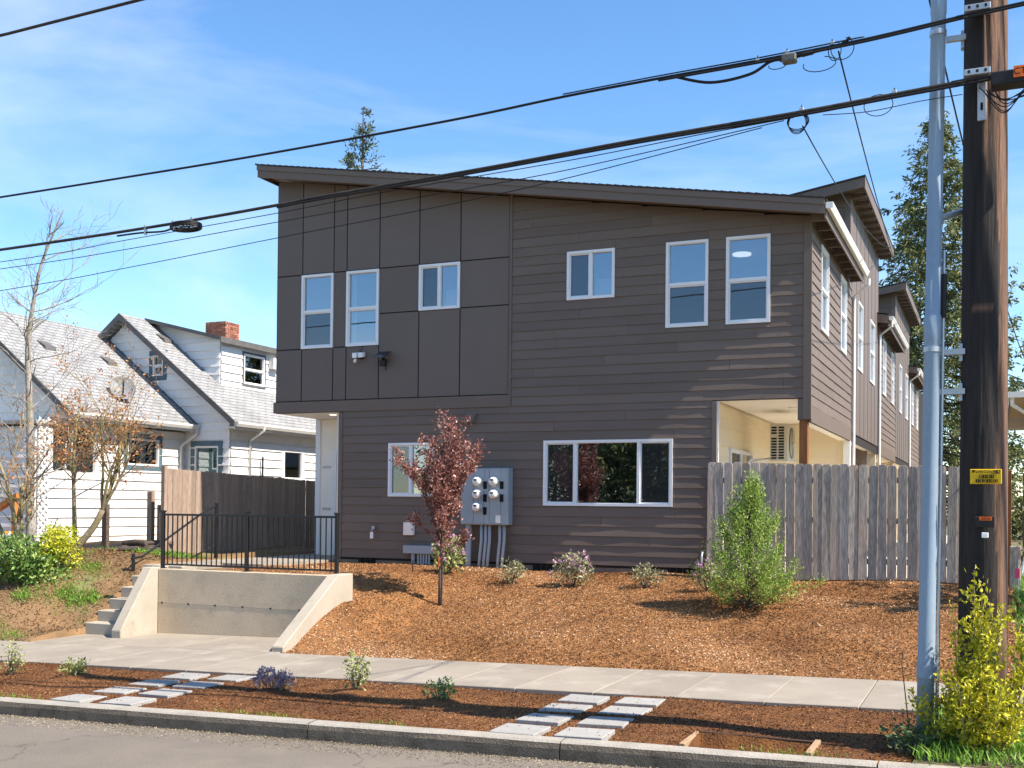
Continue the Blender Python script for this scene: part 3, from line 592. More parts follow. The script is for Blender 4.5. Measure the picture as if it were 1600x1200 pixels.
# railing
t = thing('black_railing', 'black metal railing with thin pickets on top of the retaining wall', 'railing', (-8.3, -4.17, .885))
for x in (-10.05, -8.32, -6.60):
    p = cbox('post', (.055, .055, .95), (x, -4.17, 1.36), m_black, t); cbox('cap', (.075, .075, .03), (x, -4.17, 1.85), m_black, p); cbox('foot', (.11, .11, .015), (x, -4.17, .893), m_black, p)
for a, b in ((-10.05, -8.32), (-8.32, -6.60)):
    cbox('rail', (b-a-.056, .035, .035), ((a+b)/2, -4.17, 1.795), m_black, t); cbox('rail', (b-a-.056, .03, .03), ((a+b)/2, -4.17, .955), m_black, t)
    for k in range(1, 17): cbox('picket', (.016, .016, .81), (a+(b-a)*k/17, -4.17, 1.374), m_black, t, .001)
t = thing('stair_handrail', 'black sloping handrail behind the railing at the top of the steps', 'handrail', (-11.2, -2.6, .885))
MB().tube([(-11.35, -1.2, 1.93), (-11.35, -1.45, 1.86), (-11.35, -3.2, 1.02), (-11.35, -3.5, .98)], .022, 8).build('rail', m_black, t); cbox('post', (.06, .06, 1.12), (-11.35, -1.15, 1.44), m_black, t); cbox('post', (.05, .05, .35), (-11.35, -3.45, .9), m_black, t); MB().tube([(-11.35, -1.2, 1.15), (-11.35, -1.9, .93)], .02, 8).build('rail', m_black, t)
# cedar fences, every picket an object
def dogear(wd, ht, th=.018, e=.03):
    return [(-wd/2, 0), (wd/2, 0), (wd/2, ht-e), (wd/2-e, ht), (-wd/2+e, ht), (-wd/2, ht-e)]
t = thing('cedar_fence', 'weathered grey cedar picket fence right of the house, dog-eared tops', 'fence', (.4, -.45, .85))
x = -1.63; k = 0
while x < 3.0:
    wd = random.choice([.138, .140, .142]); zt = 2.78-.0277*(x+1.63)+random.gauss(0, .006); zb = zbank(x, -.45)+.02
    mb = MB().prism(dogear(wd, zt-zb), 'y', -.009, .009); o = mb.build('picket', m_cedar, t, loc=(x+wd/2, -.45+random.gauss(0, .004), zb), bev=.003); o.rotation_euler = (random.gauss(0, .004), random.gauss(0, .004), random.gauss(0, .05))
    x += wd+random.choice([.001, .002, .003, .005, .011]); k += 1
for z in (1.15, 1.8, 2.45): box('rail', (-1.6, 3.0), (-.43, -.39), (z-.03, z+.06), m_cedar2, t)
for xx in (-1.55, .8, 2.95): box('post', (xx-.045, xx+.045), (-.39, -.30), (.5, 2.6), m_cedar2, t)
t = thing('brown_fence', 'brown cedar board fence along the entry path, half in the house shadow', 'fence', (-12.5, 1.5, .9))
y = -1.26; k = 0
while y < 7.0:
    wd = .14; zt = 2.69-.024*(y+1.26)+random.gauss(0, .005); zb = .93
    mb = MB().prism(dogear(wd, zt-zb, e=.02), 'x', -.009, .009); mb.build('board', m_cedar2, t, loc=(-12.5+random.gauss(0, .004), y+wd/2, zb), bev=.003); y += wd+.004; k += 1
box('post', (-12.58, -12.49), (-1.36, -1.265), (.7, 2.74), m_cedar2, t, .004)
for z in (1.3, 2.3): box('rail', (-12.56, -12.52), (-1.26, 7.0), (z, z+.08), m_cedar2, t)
for (x, y, z1, wd, lb) in ((-13.15, -1.0, 2.22, .13, 'tall weathered wood post standing by the white house, left of the brown fence'), (-14.36, -1.0, 1.95, .13, 'dark short wood post against the white clapboards beside the leaning tree'), (-13.0, -.9, 1.95, .07, 'thin wood stake just behind the tall weathered post')):
    tag(box('wood_post', (x-wd/2, x+wd/2), (y-.05, y+.05), (.8, z1), m_cedar2 if wd < .13 or x > -14 else m_dkbark, None, .006), lb, 'post')
for k, (x, y, a, l, z) in enumerate(((-12.95, -1.4, .3, .9, 1.06), (-12.9, -1.6, .05, 1.0, 1.03), (-13.1, -1.5, -.25, .8, 1.16), (-12.75, -1.3, .5, .7, 1.14))):
    dx, dy = math.cos(a)*l/2, math.sin(a)*l/2
    tag(MB().tube([(x-dx, y-dy, z), (x, y, z+.03), (x+dx, y+dy, z+.02)], [.055, .06, .05], 8).build('log', m_dkbark, None), ('longest low dark log at the front of the pile by the brown fence end', 'dark log lying at the bottom of the pile by the brown fence end', 'left upper log of the pile by the brown fence end', 'short upper log of the pile nearest the brown fence post')[k], 'log', 'log pile')
tag(box('short_board', (3.05, 3.21), (-.62, -.58), (.45, 1.47), m_cedar, None, .015), 'short grey upright board right of the utility pole', 'board')
tag(box('stained_post', (2.99, 3.08), (-.36, -.27), (.6, 2.62), m_newwood, None, .006), 'orange stained wood post right behind the utility pole', 'post')
# stepping stones
for (name, xs_, who) in (('left', (-6.07, -5.44), 'left path'), ('right', (-.97, -.38), 'right path')):
    for r_ in range(4):
        for c_ in range(2):
            y = -9.98+r_*.57+(.04 if c_ else 0); x = xs_[c_]+random.gauss(0, .015); z = zs(x)-.012
            o = MB().box(-.215, .215, -.19, .19, -.045, .03).build('stepping_stone', m_paver, None, bev=.006, loc=(x, y, z)); o.rotation_euler = (random.gauss(0, .008), -.025+random.gauss(0, .008), random.gauss(0, .03))
            tag(o, 'grey stepping stone of the %s, %s row from the kerb, %s column' % (who, ('first', 'second', 'third', 'last')[r_], ('left', 'right')[c_]), 'stepping stone', 'stepping stones in the planting strip')
m_backboard = M('stained_shaded_board', (.055, .03, .018), .8, .2, 3, .15, 20, stretch=(1, 8, 8))  # dark stained board, darkened further to carry the pole's shadow
# timber-framed pit behind the kerb
t = thing('timber_frame', 'timber edged hole in the mulch right behind the kerb', 'timber frame', (1.0, -9.95, -.1))
for (a, b, c, d) in ((.50, .548, -10.14, -9.62), (1.502, 1.55, -10.14, -9.62)): box('timber', (a, b), (c, d), (-.22, .075+.025*a), m_pale, t, .004)
box('timber', (.549, 1.501), (-9.658, -9.62), (-.22, .10), m_backboard, t, .004)
tag(MB().tube([(-6.35, -2.15, .5), (-6.35, -2.15, 1.05)], .011, 6).build('iron_stake', m_rod, None), 'thin dark iron stake in the mulch left of the plum tree', 'stake')

# ================================================================== WHITE NEIGHBOUR HOUSE
W = thing('white_house', 'white clapboard house with pale grey gable roofs on the left', 'house', (-17.5, 3, 1.0))
GX = .215
ms = .772
def rk(x): return 6.80-ms*abs(x+17.91)              # main roof line
def rw(x): return 6.46-ms*abs(x+18.9)               # wing roof line
MG = Plane('y', 3.4); MS = Plane('x', -14.6); WS = Plane('x', -16.0); WG = Plane('y', -.5); DS = Plane('x', -15.6); DG = Plane('y', 4.25)
gw = [(-17.05, -16.72, 5.25, 5.78), (-15.66, -14.93, 2.35, 3.42)]
link('wall', sheet_with_holes(MG, -21.2, -14.6, .7, lambda u: rk(u)-.06, gw, d=-.01, ucuts=(-17.91,)), m_nbw, W)
lap_wall('clapboard', MG, -21.2, -14.6, 1.0, 6.75, GX, m_nbw, W, gw, top=lambda u: rk(u)-.05, maxlen=9, tk=.036)
mw_ = [(5.65, 6.5, 2.66, 3.42)]
link('wall', sheet_with_holes(MS, 3.4, 12, .7, 4.1, mw_, d=-.01), m_nbw, W); lap_wall('clapboard', MS, 3.42, 12, 1.0, 4.05, GX, m_nbw, W, mw_, maxlen=12, tk=.036)
ww_ = [(-.95, .35, 2.62, 3.70), (1.35, 2.42, 2.88, 3.52)]
link('wall', sheet_with_holes(WS, -1.34, 3.4, .7, 3.75, ww_, d=-.01), m_nbw, W); lap_wall('clapboard', WS, -1.32, 3.38, 1.0, 3.75, GX, m_nbw, W, ww_, maxlen=9, tk=.036)
link('wall', sheet_with_holes(WG, -21.8, -16.0, .7, lambda u: rw(u)-.05, [], d=-.01, ucuts=(-18.9,)), m_nbw, W); lap_wall('clapboard', WG, -21.8, -16.0, 1.0, 6.4, GX, m_nbw, W, top=lambda u: rw(u)-.05, maxlen=9, tk=.036)
PG = Plane('y', -1.34); link('wall', sheet_with_holes(PG, -19.5, -16.0, .7, 3.62, [], d=-.01), m_nbw, W); lap_wall('clapboard', PG, -19.5, -16.0, 1.0, 3.6, GX, m_nbw, W, maxlen=9, tk=.036)
box('porch_roof', (-19.6, -15.9), (-1.45, -.4), (3.66, 3.74), m_nbroof, W)
lap_wall('clapboard', DG, -18.0, -15.6, 4.9, 6.3, GX, m_nbw, W, top=lambda u: 6.25+.28*(-15.6-u) if u > -17.6 else 5, d=0, maxlen=9, tk=.036)
dw_ = [(5.2, 6.1, 5.2, 6.0)]
lap_wall('clapboard', DS, 4.27, 8.6, 5.0, 6.22, GX, m_nbw, W, dw_, maxlen=9, tk=.036); link('wall', sheet_with_holes(DS, 4.26, 8.6, 4.9, 6.25, dw_, d=-.01), m_nbw, W)
link('wall', mesh([(-17.9, 4.26, 4.6), (-15.6, 4.26, 4.6), (-15.6, 4.26, 6.24), (-17.9, 4.26, 6.80)], [(0, 1, 2, 3)]), m_nbw, W)
mb = MB().box(-20.9, -20.8, .5, 11.5, 1, 3.5).box(-19.0, -18.9, 3.6, 11.5, 1, 6).box(-20.8, -16.2, -.3, 11.5, .8, .95).box(-18.8, -14.7, 3.5, 11.8, 3.9, 3.95); mb.build('interior_wall', m_room, W)
# windows with blue-grey surrounds
def nbwin(pl, h, style, smat, sw=.10, prnt=W):
    u0, u1, z0, z1 = h; fr = MB()
    pl.box(fr, u0-sw, u0, -.01, .035, z0-sw, z1+sw); pl.box(fr, u1, u1+sw, -.01, .035, z0-sw, z1+sw); pl.box(fr, u0, u1, -.01, .035, z0-sw, z0); pl.box(fr, u0, u1, -.01, .035, z1, z1+sw); fr.build('window_surround', smat, prnt)
    return window(pl, u0, u1, z0, z1, style, prnt, fmat=m_nbw, glass=g_old, fw=.035, screen=False)
nbwin(MG, gw[0], 'hung', m_teal, .12); nbwin(MG, gw[1], 'single', m_teal, .13); nbwin(MS, mw_[0], 'single', m_nbw, .10); nbwin(WS, ww_[0], 'slide', m_nbw, .09); nbwin(WS, ww_[1], 'single', m_teal, .12); nbwin(DS, dw_[0], 'hung', m_dkfascia, .06)
for pl, h in ((MG, gw[1]), (MS, mw_[0]), (DS, dw_[0]), (WS, ww_[1])):
    c = MB(); pl.box(c, h[0]+.05, h[1]-.05, -.13, -.11, h[2]+.3, h[3]); c.build('curtain', M('pale_teal_curtain', (.30, .42, .42), .9, .1, 3, stretch=(6, 6, .3)), W)
cbx = MB().box(-15.56, -15.40, 6.28, 6.62, 5.72, 6.02); cbx.build('wall_unit', m_nbw, W)
# roofs
def slope(name, xa, xb, y0, y1, zf, th, mat, parent=W): return MB().add([(xa, y0, zf(xa)), (xb, y0, zf(xb)), (xb, y1, zf(xb)), (xa, y1, zf(xa)), (xa, y0, zf(xa)+th), (xb, y0, zf(xb)+th), (xb, y1, zf(xb)+th), (xa, y1, zf(xa)+th)], BOXF).build(name, mat, parent)
def shinglemat():
    m = M('pale_grey_roof', (.295, .30, .305), .95, .16, 1.3, .22, 26, bump=.35, bscale=40)
    t_ = m.node_tree; n = t_.nodes; l = t_.links; b = n['Principled BSDF']; src = b.inputs['Base Color'].links[0].from_socket
    tcx = n.new('ShaderNodeTexCoord'); sp = n.new('ShaderNodeSeparateXYZ'); cb2 = n.new('ShaderNodeCombineXYZ'); l.new(tcx.outputs['Object'], sp.inputs[0]); l.new(sp.outputs['Y'], cb2.inputs[0]); l.new(sp.outputs['X'], cb2.inputs[1])
    br = n.new('ShaderNodeTexBrick'); br.inputs['Scale'].default_value = 1; br.inputs['Brick Width'].default_value = .30; br.inputs['Row Height'].default_value = .115; br.inputs['Mortar Size'].default_value = .012; br.inputs['Mortar Smooth'].default_value = .3
    br.inputs['Color1'].default_value = (1, 1, 1, 1); br.inputs['Color2'].default_value = (.84, .84, .83, 1); br.inputs['Mortar'].default_value = (.40, .38, .37, 1); l.new(cb2.outputs[0], br.inputs['Vector'])
    mm = n.new('ShaderNodeMixRGB'); mm.blend_type = 'MULTIPLY'; mm.inputs[0].default_value = 1; l.new(src, mm.inputs[1]); l.new(br.outputs['Color'], mm.inputs[2]); l.new(mm.outputs[0], b.inputs['Base Color'])
    bp = n.new('ShaderNodeBump'); bp.inputs['Strength'].default_value = .6; bp.inputs['Distance'].default_value = .02; l.new(br.outputs['Fac'], bp.inputs['Height']); bp.invert = True; l.new(bp.outputs[0], b.inputs['Normal']); return m
m_nbr = shinglemat()
rm = slope('roof', -17.91, -14.22, 3.08, 12.2, rk, .07, m_nbr); slope('roof_slope', -21.6, -17.91, 3.08, 12.2, rk, .07, m_nbr, rm)
rwg = slope('roof', -18.9, -15.60, -.82, 3.39, rw, .07, m_nbr); slope('roof_slope', -22.2, -18.9, -.82, 3.39, rw, .07, m_nbr, rwg)
def rake(xa, xb, y, zf, mat, parent, dz0=-.085, dz1=.08): return MB().add([(xa, y-.03, zf(xa)+dz0), (xb, y-.03, zf(xb)+dz0), (xb, y, zf(xb)+dz0), (xa, y, zf(xa)+dz0), (xa, y-.03, zf(xa)+dz1), (xb, y-.03, zf(xb)+dz1), (xb, y, zf(xb)+dz1), (xa, y, zf(xa)+dz1)], BOXF).build('rake_board', mat, parent)
rake(-17.91, -14.20, 3.078, rk, m_dkfascia, rm); rake(-21.6, -17.91, 3.078, rk, m_dkfascia, rm); rake(-18.9, -15.58, -.822, rw, m_dkfascia, rwg); rake(-22.2, -18.9, -.822, rw, m_dkfascia, rwg)
slope('flashing', -18.6, -15.6, 3.34, 3.398, lambda x: rw(x)+.072, .02, m_dkfascia, rwg)
# dormer roof, eaves gutters, chimney
slope('dormer_roof', -17.95, -15.42, 4.02, 9.0, lambda x: 6.25+.24*(-15.6-x), .07, m_nbr, rm); MB().add([(-17.9, 3.99, 6.8), (-15.42, 3.99, 6.2), (-15.42, 4.018, 6.2), (-17.9, 4.018, 6.8), (-17.9, 3.99, 6.90), (-15.42, 3.99, 6.29), (-15.42, 4.018, 6.29), (-17.9, 4.018, 6.90)], BOXF).build('rake_board', m_dkfascia, rm)
box('fascia', (-15.418, -15.395), (4.0, 9.0), (6.14, 6.29), m_dkfascia, rm)
def nbgut(x, y0, y1, z, parent): 
    box('soffit', (x-.45, x-.03), (y0, y1), (z-.12, z-.09), m_nbw, parent); box('fascia', (x-.028, x), (y0, y1), (z-.15, z+.02), m_nbw, parent)
    return MB().prism([(x+.002, z+.02), (x+.005, z-.09), (x+.07, z-.09), (x+.11, z-.02), (x+.11, z+.02)], 'y', y0, y1).build('gutter', m_gutter, parent)
nbgut(-14.22, 3.1, 12.2, rk(-14.22)+.02, rm); nbgut(-15.60, -.8, 3.36, rw(-15.6)+.02, rwg)
MB().tube([(-15.54, 3.3, 3.86), (-15.54, 3.28, 3.70), (-15.95, 3.2, 3.42), (-15.95, 3.2, .9)], .04, 8).build('downspout', m_gutter, W, smooth=True); MB().tube([(-14.16, 4.2, 3.98), (-14.16, 4.2, 3.85), (-14.55, 4.15, 3.6), (-14.55, 4.15, .9)], .04, 8).build('downspout', m_gutter, W, smooth=True)
MB().tube([(-14.5, 4.62, .9), (-14.5, 4.62, 3.2)], .025, 6).build('service_mast', m_rod, W)
ch = box('chimney', (-18.16, -17.46), (6.8, 7.4), (5.8, 7.24), m_mortar, rm)
for r_ in range(13):
    z = 6.35+r_*.068; o_ = .11 if r_ % 2 else 0
    for k in range(4):
        a = -18.168+o_-.11+k*.22; a0, a1 = max(a, -18.168), min(a+.208, -17.452)
        if a1-a0 > .03: box('brick', (a0, a1), (6.786, 6.85), (z, z+.057), m_brick, ch)
    for k in range(4):
        a = 6.792+(.11-o_)-.11+k*.21; a0, a1 = max(a, 6.852), min(a+.2, 7.41)
        if a1-a0 > .03: box('brick', (-17.52, -17.447), (a0, a1), (z, z+.057), m_brick, ch)
MB().tube([(-16.2, 8.3, 6.3), (-16.2, 8.3, 6.95)], .04, 8).build('vent_pipe', m_rod, rm)
for (x, y, f_) in ((-17.3, 3.9, rk), (-17.75, 2.4, rw), (-17.95, .6, rw)):
    MB().add([(x, y-.16, f_(x)+.08), (x+.30, y-.16, f_(x+.3)+.08), (x+.30, y+.16, f_(x+.3)+.08), (x, y+.16, f_(x)+.08), (x, y-.16, f_(x)+.09), (x+.28, y-.16, f_(x+.28)+.16), (x+.28, y+.16, f_(x+.28)+.16), (x, y+.16, f_(x)+.09)], BOXF).build('roof_vent', m_dkfascia, rm)
t = thing('satellite_dish', 'grey satellite dish on the pale roof of the white house', 'satellite dish', (-16.1, 1.5, rw(-16.1)))
dc = Vector((-16.15, 1.35, 4.72)); dn = Vector((.62, -.62, .45)).normalized(); ta = dn.orthogonal().normalized(); tb = dn.cross(ta); v = [tuple(dc-dn*.09)]; f = []
for r_ in (1, 2, 3):
    for k in range(24):
        a = k*math.pi/12; v.append(tuple(dc+(ta*math.cos(a)*.29+tb*math.sin(a)*.33)*(r_/3)-dn*.09*(1-(r_/3)**2)))
f = [(0, 1+k, 1+(k+1) % 24) for k in range(24)]+[(1+r_*24+k, 1+(r_+1)*24+k, 1+(r_+1)*24+(k+1) % 24, 1+r_*24+(k+1) % 24) for r_ in range(2) for k in range(24)]
link('reflector', mesh(v, f, True), M('dish_grey', (.20, .21, .22), .5), t)
MB().tube([dc-dn*.1, (-16.35, 1.5, 4.55)], .025, 6).build('mount', m_rod, t); MB().tube([dc-tb*.0-Vector((0, 0, .30)), dc+dn*.35-Vector((0, 0, .22)), dc+dn*.45-Vector((0, 0, .08))], .02, 6).build('feed_arm', m_rod, t)
# lattice panel at the porch corner and the orange stair rail
t = thing('lattice_panel', 'white diagonal lattice strip at the corner of the white house', 'lattice', (-16, -1.3, 1))
for k in range(16):
    z = 1.1+k*.16
    for s in (-1, 1): MB().add([(-15.955-.004*s, -1.33 if s > 0 else -1.05, z), (-15.94-.004*s, -1.33 if s > 0 else -1.05, z), (-15.94-.004*s, -1.05 if s > 0 else -1.33, z+.28), (-15.955-.004*s, -1.05 if s > 0 else -1.33, z+.28), (-15.955-.004*s, -1.33 if s > 0 else -1.05, z+.05), (-15.94-.004*s, -1.33 if s > 0 else -1.05, z+.05), (-15.94-.004*s, -1.05 if s > 0 else -1.33, z+.33), (-15.955-.004*s, -1.05 if s > 0 else -1.33, z+.33)], [(0, 3, 2, 1), (4, 5, 6, 7), (0, 1, 5, 4), (1, 2, 6, 5), (2, 3, 7, 6), (3, 0, 4, 7)]).build('slat', m_nbw, t)
t = thing('orange_stair_rail', 'orange wood stair rail at the far left beside the white house', 'stair rail', (-16.5, -2.2, 1))
m_or = M('orange_wood', (.42, .17, .045), .7, .15, 3, .15, 20)
for x, z in ((-15.7, 2.05), (-16.3, 1.75), (-17.0, 1.4)): box('post', (x-.045, x+.045), (-2.2, -2.1), (.8, z), m_or, t)
MB().add([(-17.2, -2.22, 1.30), (-15.6, -2.22, 2.05), (-15.6, -2.08, 2.05), (-17.2, -2.08, 1.30), (-17.2, -2.22, 1.42), (-15.6, -2.22, 2.17), (-15.6, -2.08, 2.17), (-17.2, -2.08, 1.42)], BOXF).build('handrail', m_or, t)
for k in range(3): box('tread', (-17.0+k*.45, -16.6+k*.45), (-2.8, -2.0), (.98+k*.17, 1.03+k*.17), m_or, t)

# the house stands 5.8 m beyond the brown house; it and its fittings were pushed back by scaling about the camera
W.location = (-19.84, 5.52, .885); W.scale = (1.115,)*3
for nm, p in (('satellite_dish', (-18.28, 3.85, 4.56)), ('lattice_panel', (-18.17, .73, .885)), ('orange_stair_rail', (-18.72, -.28, .885))):
    o = bpy.data.objects[nm]; o.location = p; o.scale = (1.115,)*3
# ================================================================== RIGHT NEIGHBOUR
RN = thing('tan_house', 'tan house with pale gutter just visible right of the utility pole', 'house', (6, 12, .8))
m_tan = M('tan_soffit_paint', (.42, .33, .21), .7, .08, 3)
box('wall', (3.75, 11), (9.2, 20), (.7, 4.5), m_tan, RN)
rr_ = MB().add([(3.15, 8.5, 4.62), (11.6, 8.5, 4.62), (11.6, 20.6, 4.62), (3.15, 20.6, 4.62), (7.4, 12.8, 7.0), (7.4, 16.3, 7.0)], [(0, 1, 4), (1, 2, 5, 4), (2, 3, 5), (3, 0, 4, 5), (3, 2, 1, 0)]).build('roof', m_nbroof, RN)
for k in range(12): box('soffit_board', (3.2, 3.74), (8.6+k*.5, 9.09+k*.5), (4.585, 4.605), m_tan, rr_); 
for k in range(5): box('soffit_board', (3.75+k*.5, 4.24+k*.5), (8.55, 9.19), (4.583, 4.603), m_tan, rr_)
box('gutter', (3.05, 11.6), (8.38, 8.49), (4.56, 4.69), m_gutter, rr_); box('gutter', (3.04, 3.14), (8.5, 20), (4.56, 4.69), m_gutter, rr_)
MB().tube([(3.2, 8.45, 4.56), (3.2, 8.45, 4.4), (3.7, 9.1, 4.1), (3.7, 9.1, .8)], .045, 8).build('downspout', m_gutter, RN, smooth=True)
t = thing('dark_back_fence', 'dark weathered back fence far right behind the utility pole', 'fence', (4.5, 5.0, .8))
for k in range(18): box('board', (3.35+k*.15, 3.49+k*.15), (5.0, 5.02), (.8, 2.75+random.gauss(0, .02)), m_dkbark, t)
for z in (1.2, 2.0, 2.4): box('rail', (3.35, 6.0), (4.95, 4.995), (z, z+.09), m_cedar, t)
tag(MB().add([(3.22, 1.6, .80), (3.75, 1.6, .80), (3.75, 2.1, .80), (3.22, 2.1, .80), (3.3, 1.65, 1.25), (3.62, 1.7, 1.3), (3.6, 2.0, 1.15), (3.34, 2.0, 1.2), (3.44, 1.8, 1.56)], [(0, 3, 2, 1), (0, 1, 5, 4), (1, 2, 6, 5), (2, 3, 7, 6), (3, 0, 4, 7), (4, 5, 8), (5, 6, 8), (6, 7, 8), (7, 4, 8)]).build('plastic_bag', M('white_plastic', (.75, .78, .80), .3, spec=.6), None, bev=.02), 'white plastic bag on the grass at the far right edge', 'bag')
t = thing('marker_stake', 'thin white marker stake with pink ribbon right of the utility pole', 'stake', (3.17, -1.2, .6)); MB().tube([(3.17, -1.2, .5), (3.17, -1.2, 1.3)], .006, 5).build('stake', m_lamp, t); box('ribbon', (3.12, 3.18), (-1.21, -1.205), (1.02, 1.16), M('pink_ribbon', (.75, .06, .16), .5), t)

# ================================================================== UTILITY POLE AND RISER
def polemat():
    m = bpy.data.materials.new('creosoted_pole'); m.use_nodes = True; t_ = m.node_tree; n = t_.nodes; l = t_.links; b = n['Principled BSDF']; b.inputs['Roughness'].default_value = .85
    tcx = n.new('ShaderNodeTexCoord'); mp_ = n.new('ShaderNodeMapping'); mp_.inputs['Scale'].default_value = (14, 14, 1.0); l.new(tcx.outputs['Object'], mp_.inputs[0])
    a = n.new('ShaderNodeTexNoise'); a.inputs['Scale'].default_value = 1.6; a.inputs['Detail'].default_value = 8; a.inputs['Roughness'].default_value = .7; l.new(mp_.outputs[0], a.inputs['Vector'])
    c = n.new('ShaderNodeValToRGB'); e = c.color_ramp.elements; e[0].position = .3; e[0].color = (.035, .018, .012, 1); e[1].position = .70; e[1].color = (.27, .145, .09, 1); l.new(a.outputs['Fac'], c.inputs[0])
    at = n.new('ShaderNodeAttribute'); at.attribute_name = 'stain_shade'
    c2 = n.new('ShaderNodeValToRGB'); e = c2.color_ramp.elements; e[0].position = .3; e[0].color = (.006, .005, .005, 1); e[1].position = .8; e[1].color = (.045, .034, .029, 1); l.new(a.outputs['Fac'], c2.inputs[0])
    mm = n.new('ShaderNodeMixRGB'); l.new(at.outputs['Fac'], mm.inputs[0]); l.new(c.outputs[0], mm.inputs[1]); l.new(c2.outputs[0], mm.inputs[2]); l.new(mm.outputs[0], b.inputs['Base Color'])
    bp = n.new('ShaderNodeBump'); bp.inputs['Strength'].default_value = 1.0; bp.inputs['Distance'].default_value = .03; l.new(a.outputs['Fac'], bp.inputs['Height']); l.new(bp.outputs[0], b.inputs['Normal']); return m
UP = thing('utility_pole', 'dark creosoted wood utility pole with yellow number plate at the kerb', 'utility pole', (2.76, -9.30, .1))
nz, na = 260, 72; v = []; f = []; dark_v = []
cr_ = [(random.uniform(-3.1, 3.1), random.uniform(.2, 9), random.uniform(.6, 2.5), random.uniform(.02, .05), random.uniform(.004, .010)) for _ in range(80)]+[(.66, 1.5, 6.0, .045, .022), (.1, 6.0, 2.2, .05, .014), (1.0, 5.2, 1.8, .04, .012)]
for i in range(nz+1):
    z = -.3+11.8*i/nz; rad = .188-.0042*z
    for j in range(na):
        th = 2*math.pi*j/na-math.pi; r = rad*(1+.012*math.sin(3*th+z*.4)+.008*math.sin(7*th-z*.9))
        for (t0, zc, zl, wd, dp) in cr_:
            dz = abs(z-zc)/zl
            if dz < 1:
                da = abs((th-t0-.10*math.sin(z*1.7+zc)+math.pi) % (2*math.pi)-math.pi)
                if da < wd*2: r -= dp*(1-dz)*(1-da/(wd*2))
        v.append((math.sin(th)*r, -math.cos(th)*r, z))
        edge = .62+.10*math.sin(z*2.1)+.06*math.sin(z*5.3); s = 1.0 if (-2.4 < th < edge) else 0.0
        s *= max(0, min(1, (5.0+.5*math.sin(th*5)-z)/.8)) if th > -.05 else 1  # creosote low on the front; the left half's shade is painted in too
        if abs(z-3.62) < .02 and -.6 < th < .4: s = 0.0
        dark_v.append(s)
for i in range(nz):
    for j in range(na): f.append((i*na+j, i*na+(j+1) % na, (i+1)*na+(j+1) % na, (i+1)*na+j))
f.append(tuple(nz*na+j for j in range(na))); me = mesh(v, f, True)
a_ = me.attributes.new('stain_shade', 'FLOAT', 'POINT'); a_.data.foreach_set('value', dark_v)
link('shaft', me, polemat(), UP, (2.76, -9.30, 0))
def plate(x0, x1, z0, z1, mat, name, parent, y=-9.497, bev=.004): return box(name, (x0, x1), (y-.008, y), (z0, z1), mat, parent, bev)
m_yel = M('yellow_plate', (.72, .44, .01), .45, .06, 8); m_org = M('orange_plate', (.85, .16, .015), .45, .05, 8); m_ink = M('black_ink', (.006, .006, .006), .6)
def text(s, size, loc, mat, parent, name='lettering', ext=.0008, rot=(R(90), 0, 0), align='CENTER'):
    c = bpy.data.curves.new('t', 'FONT'); c.body = s; c.size = size; c.extrude = ext; c.align_x = align; c.align_y = 'CENTER'
    tmp = bpy.data.objects.new('t', c); COL.objects.link(tmp); dg = bpy.context.evaluated_depsgraph_get(); me_ = bpy.data.meshes.new_from_object(tmp.evaluated_get(dg)); bpy.data.objects.remove(tmp)
    me_.materials.clear(); o = link(name, me_, mat, parent, loc); o.rotation_euler = rot; return o
yp = plate(2.662, 2.892, 2.208, 2.325, m_yel, 'number_plate', UP)
text('PacificCorp', .030, (2.755, -9.507, 2.304), m_ink, yp); MB().add([(2.675, -9.5055, 2.318), (2.70, -9.5055, 2.318), (2.685, -9.5055, 2.292), (2.675, -9.507, 2.318), (2.70, -9.507, 2.318), (2.685, -9.507, 2.292)], [(0, 1, 2), (3, 5, 4), (0, 3, 4, 1), (1, 4, 5, 2), (2, 5, 3, 0)]).build('emblem', m_ink, yp)
for (s, x0, z, dx) in (('24', 2.843, 2.303, .022), ('0101', 2.742, 2.268, .027), ('152102', 2.717, 2.233, .027)):
    for k, ch_ in enumerate(s):
        b_ = plate(x0+k*dx-.011, x0+k*dx+.011, z-.013, z+.013, m_ink, 'digit_tile', yp, y=-9.5062, bev=0); text(ch_, .030, (x0+k*dx, -9.5152, z), m_yel, b_)
op = plate(2.700, 2.842, 1.868, 1.952, m_rod, 'tag_plate', UP, y=-9.494); q_ = plate(2.732, 2.822, 1.922, 1.953, m_org, 'orange_tag', op, y=-9.5035, bev=0)
text('5826', .036, (2.777, -9.513, 1.937), m_ink, q_); plate(2.748, 2.798, 1.785, 1.828, m_lamp, 'white_tag', UP, y=-9.494)
RS = thing('riser_pipe', 'tall grey riser pipe strapped beside the utility pole', 'pipe', (2.33, -9.5, .1))
def rp(z): return Vector((2.335+.012*z, -9.50+.02*z, z))
MB().tube([rp(z) for z in (-.1, .75, .76, .80, 1.2, 3.36)]+[rp(3.37), rp(3.56), rp(3.57), rp(6.02), rp(6.03), rp(6.2), rp(6.21), rp(9)], [.066, .066, .070, .066, .065, .063, .067, .067, .060, .058, .062, .062, .057, .055], 28).build('pipe', m_riser, RS, smooth=True)
MB().tube([rp(.66), rp(.78)], .072, 28).build('coupling', m_riser, RS); MB().tube([rp(3.27), rp(3.31)], .071, 28).build('strap', m_galv, RS); MB().tube([rp(5.85), rp(5.89)], .066, 28).build('strap', m_galv, RS)
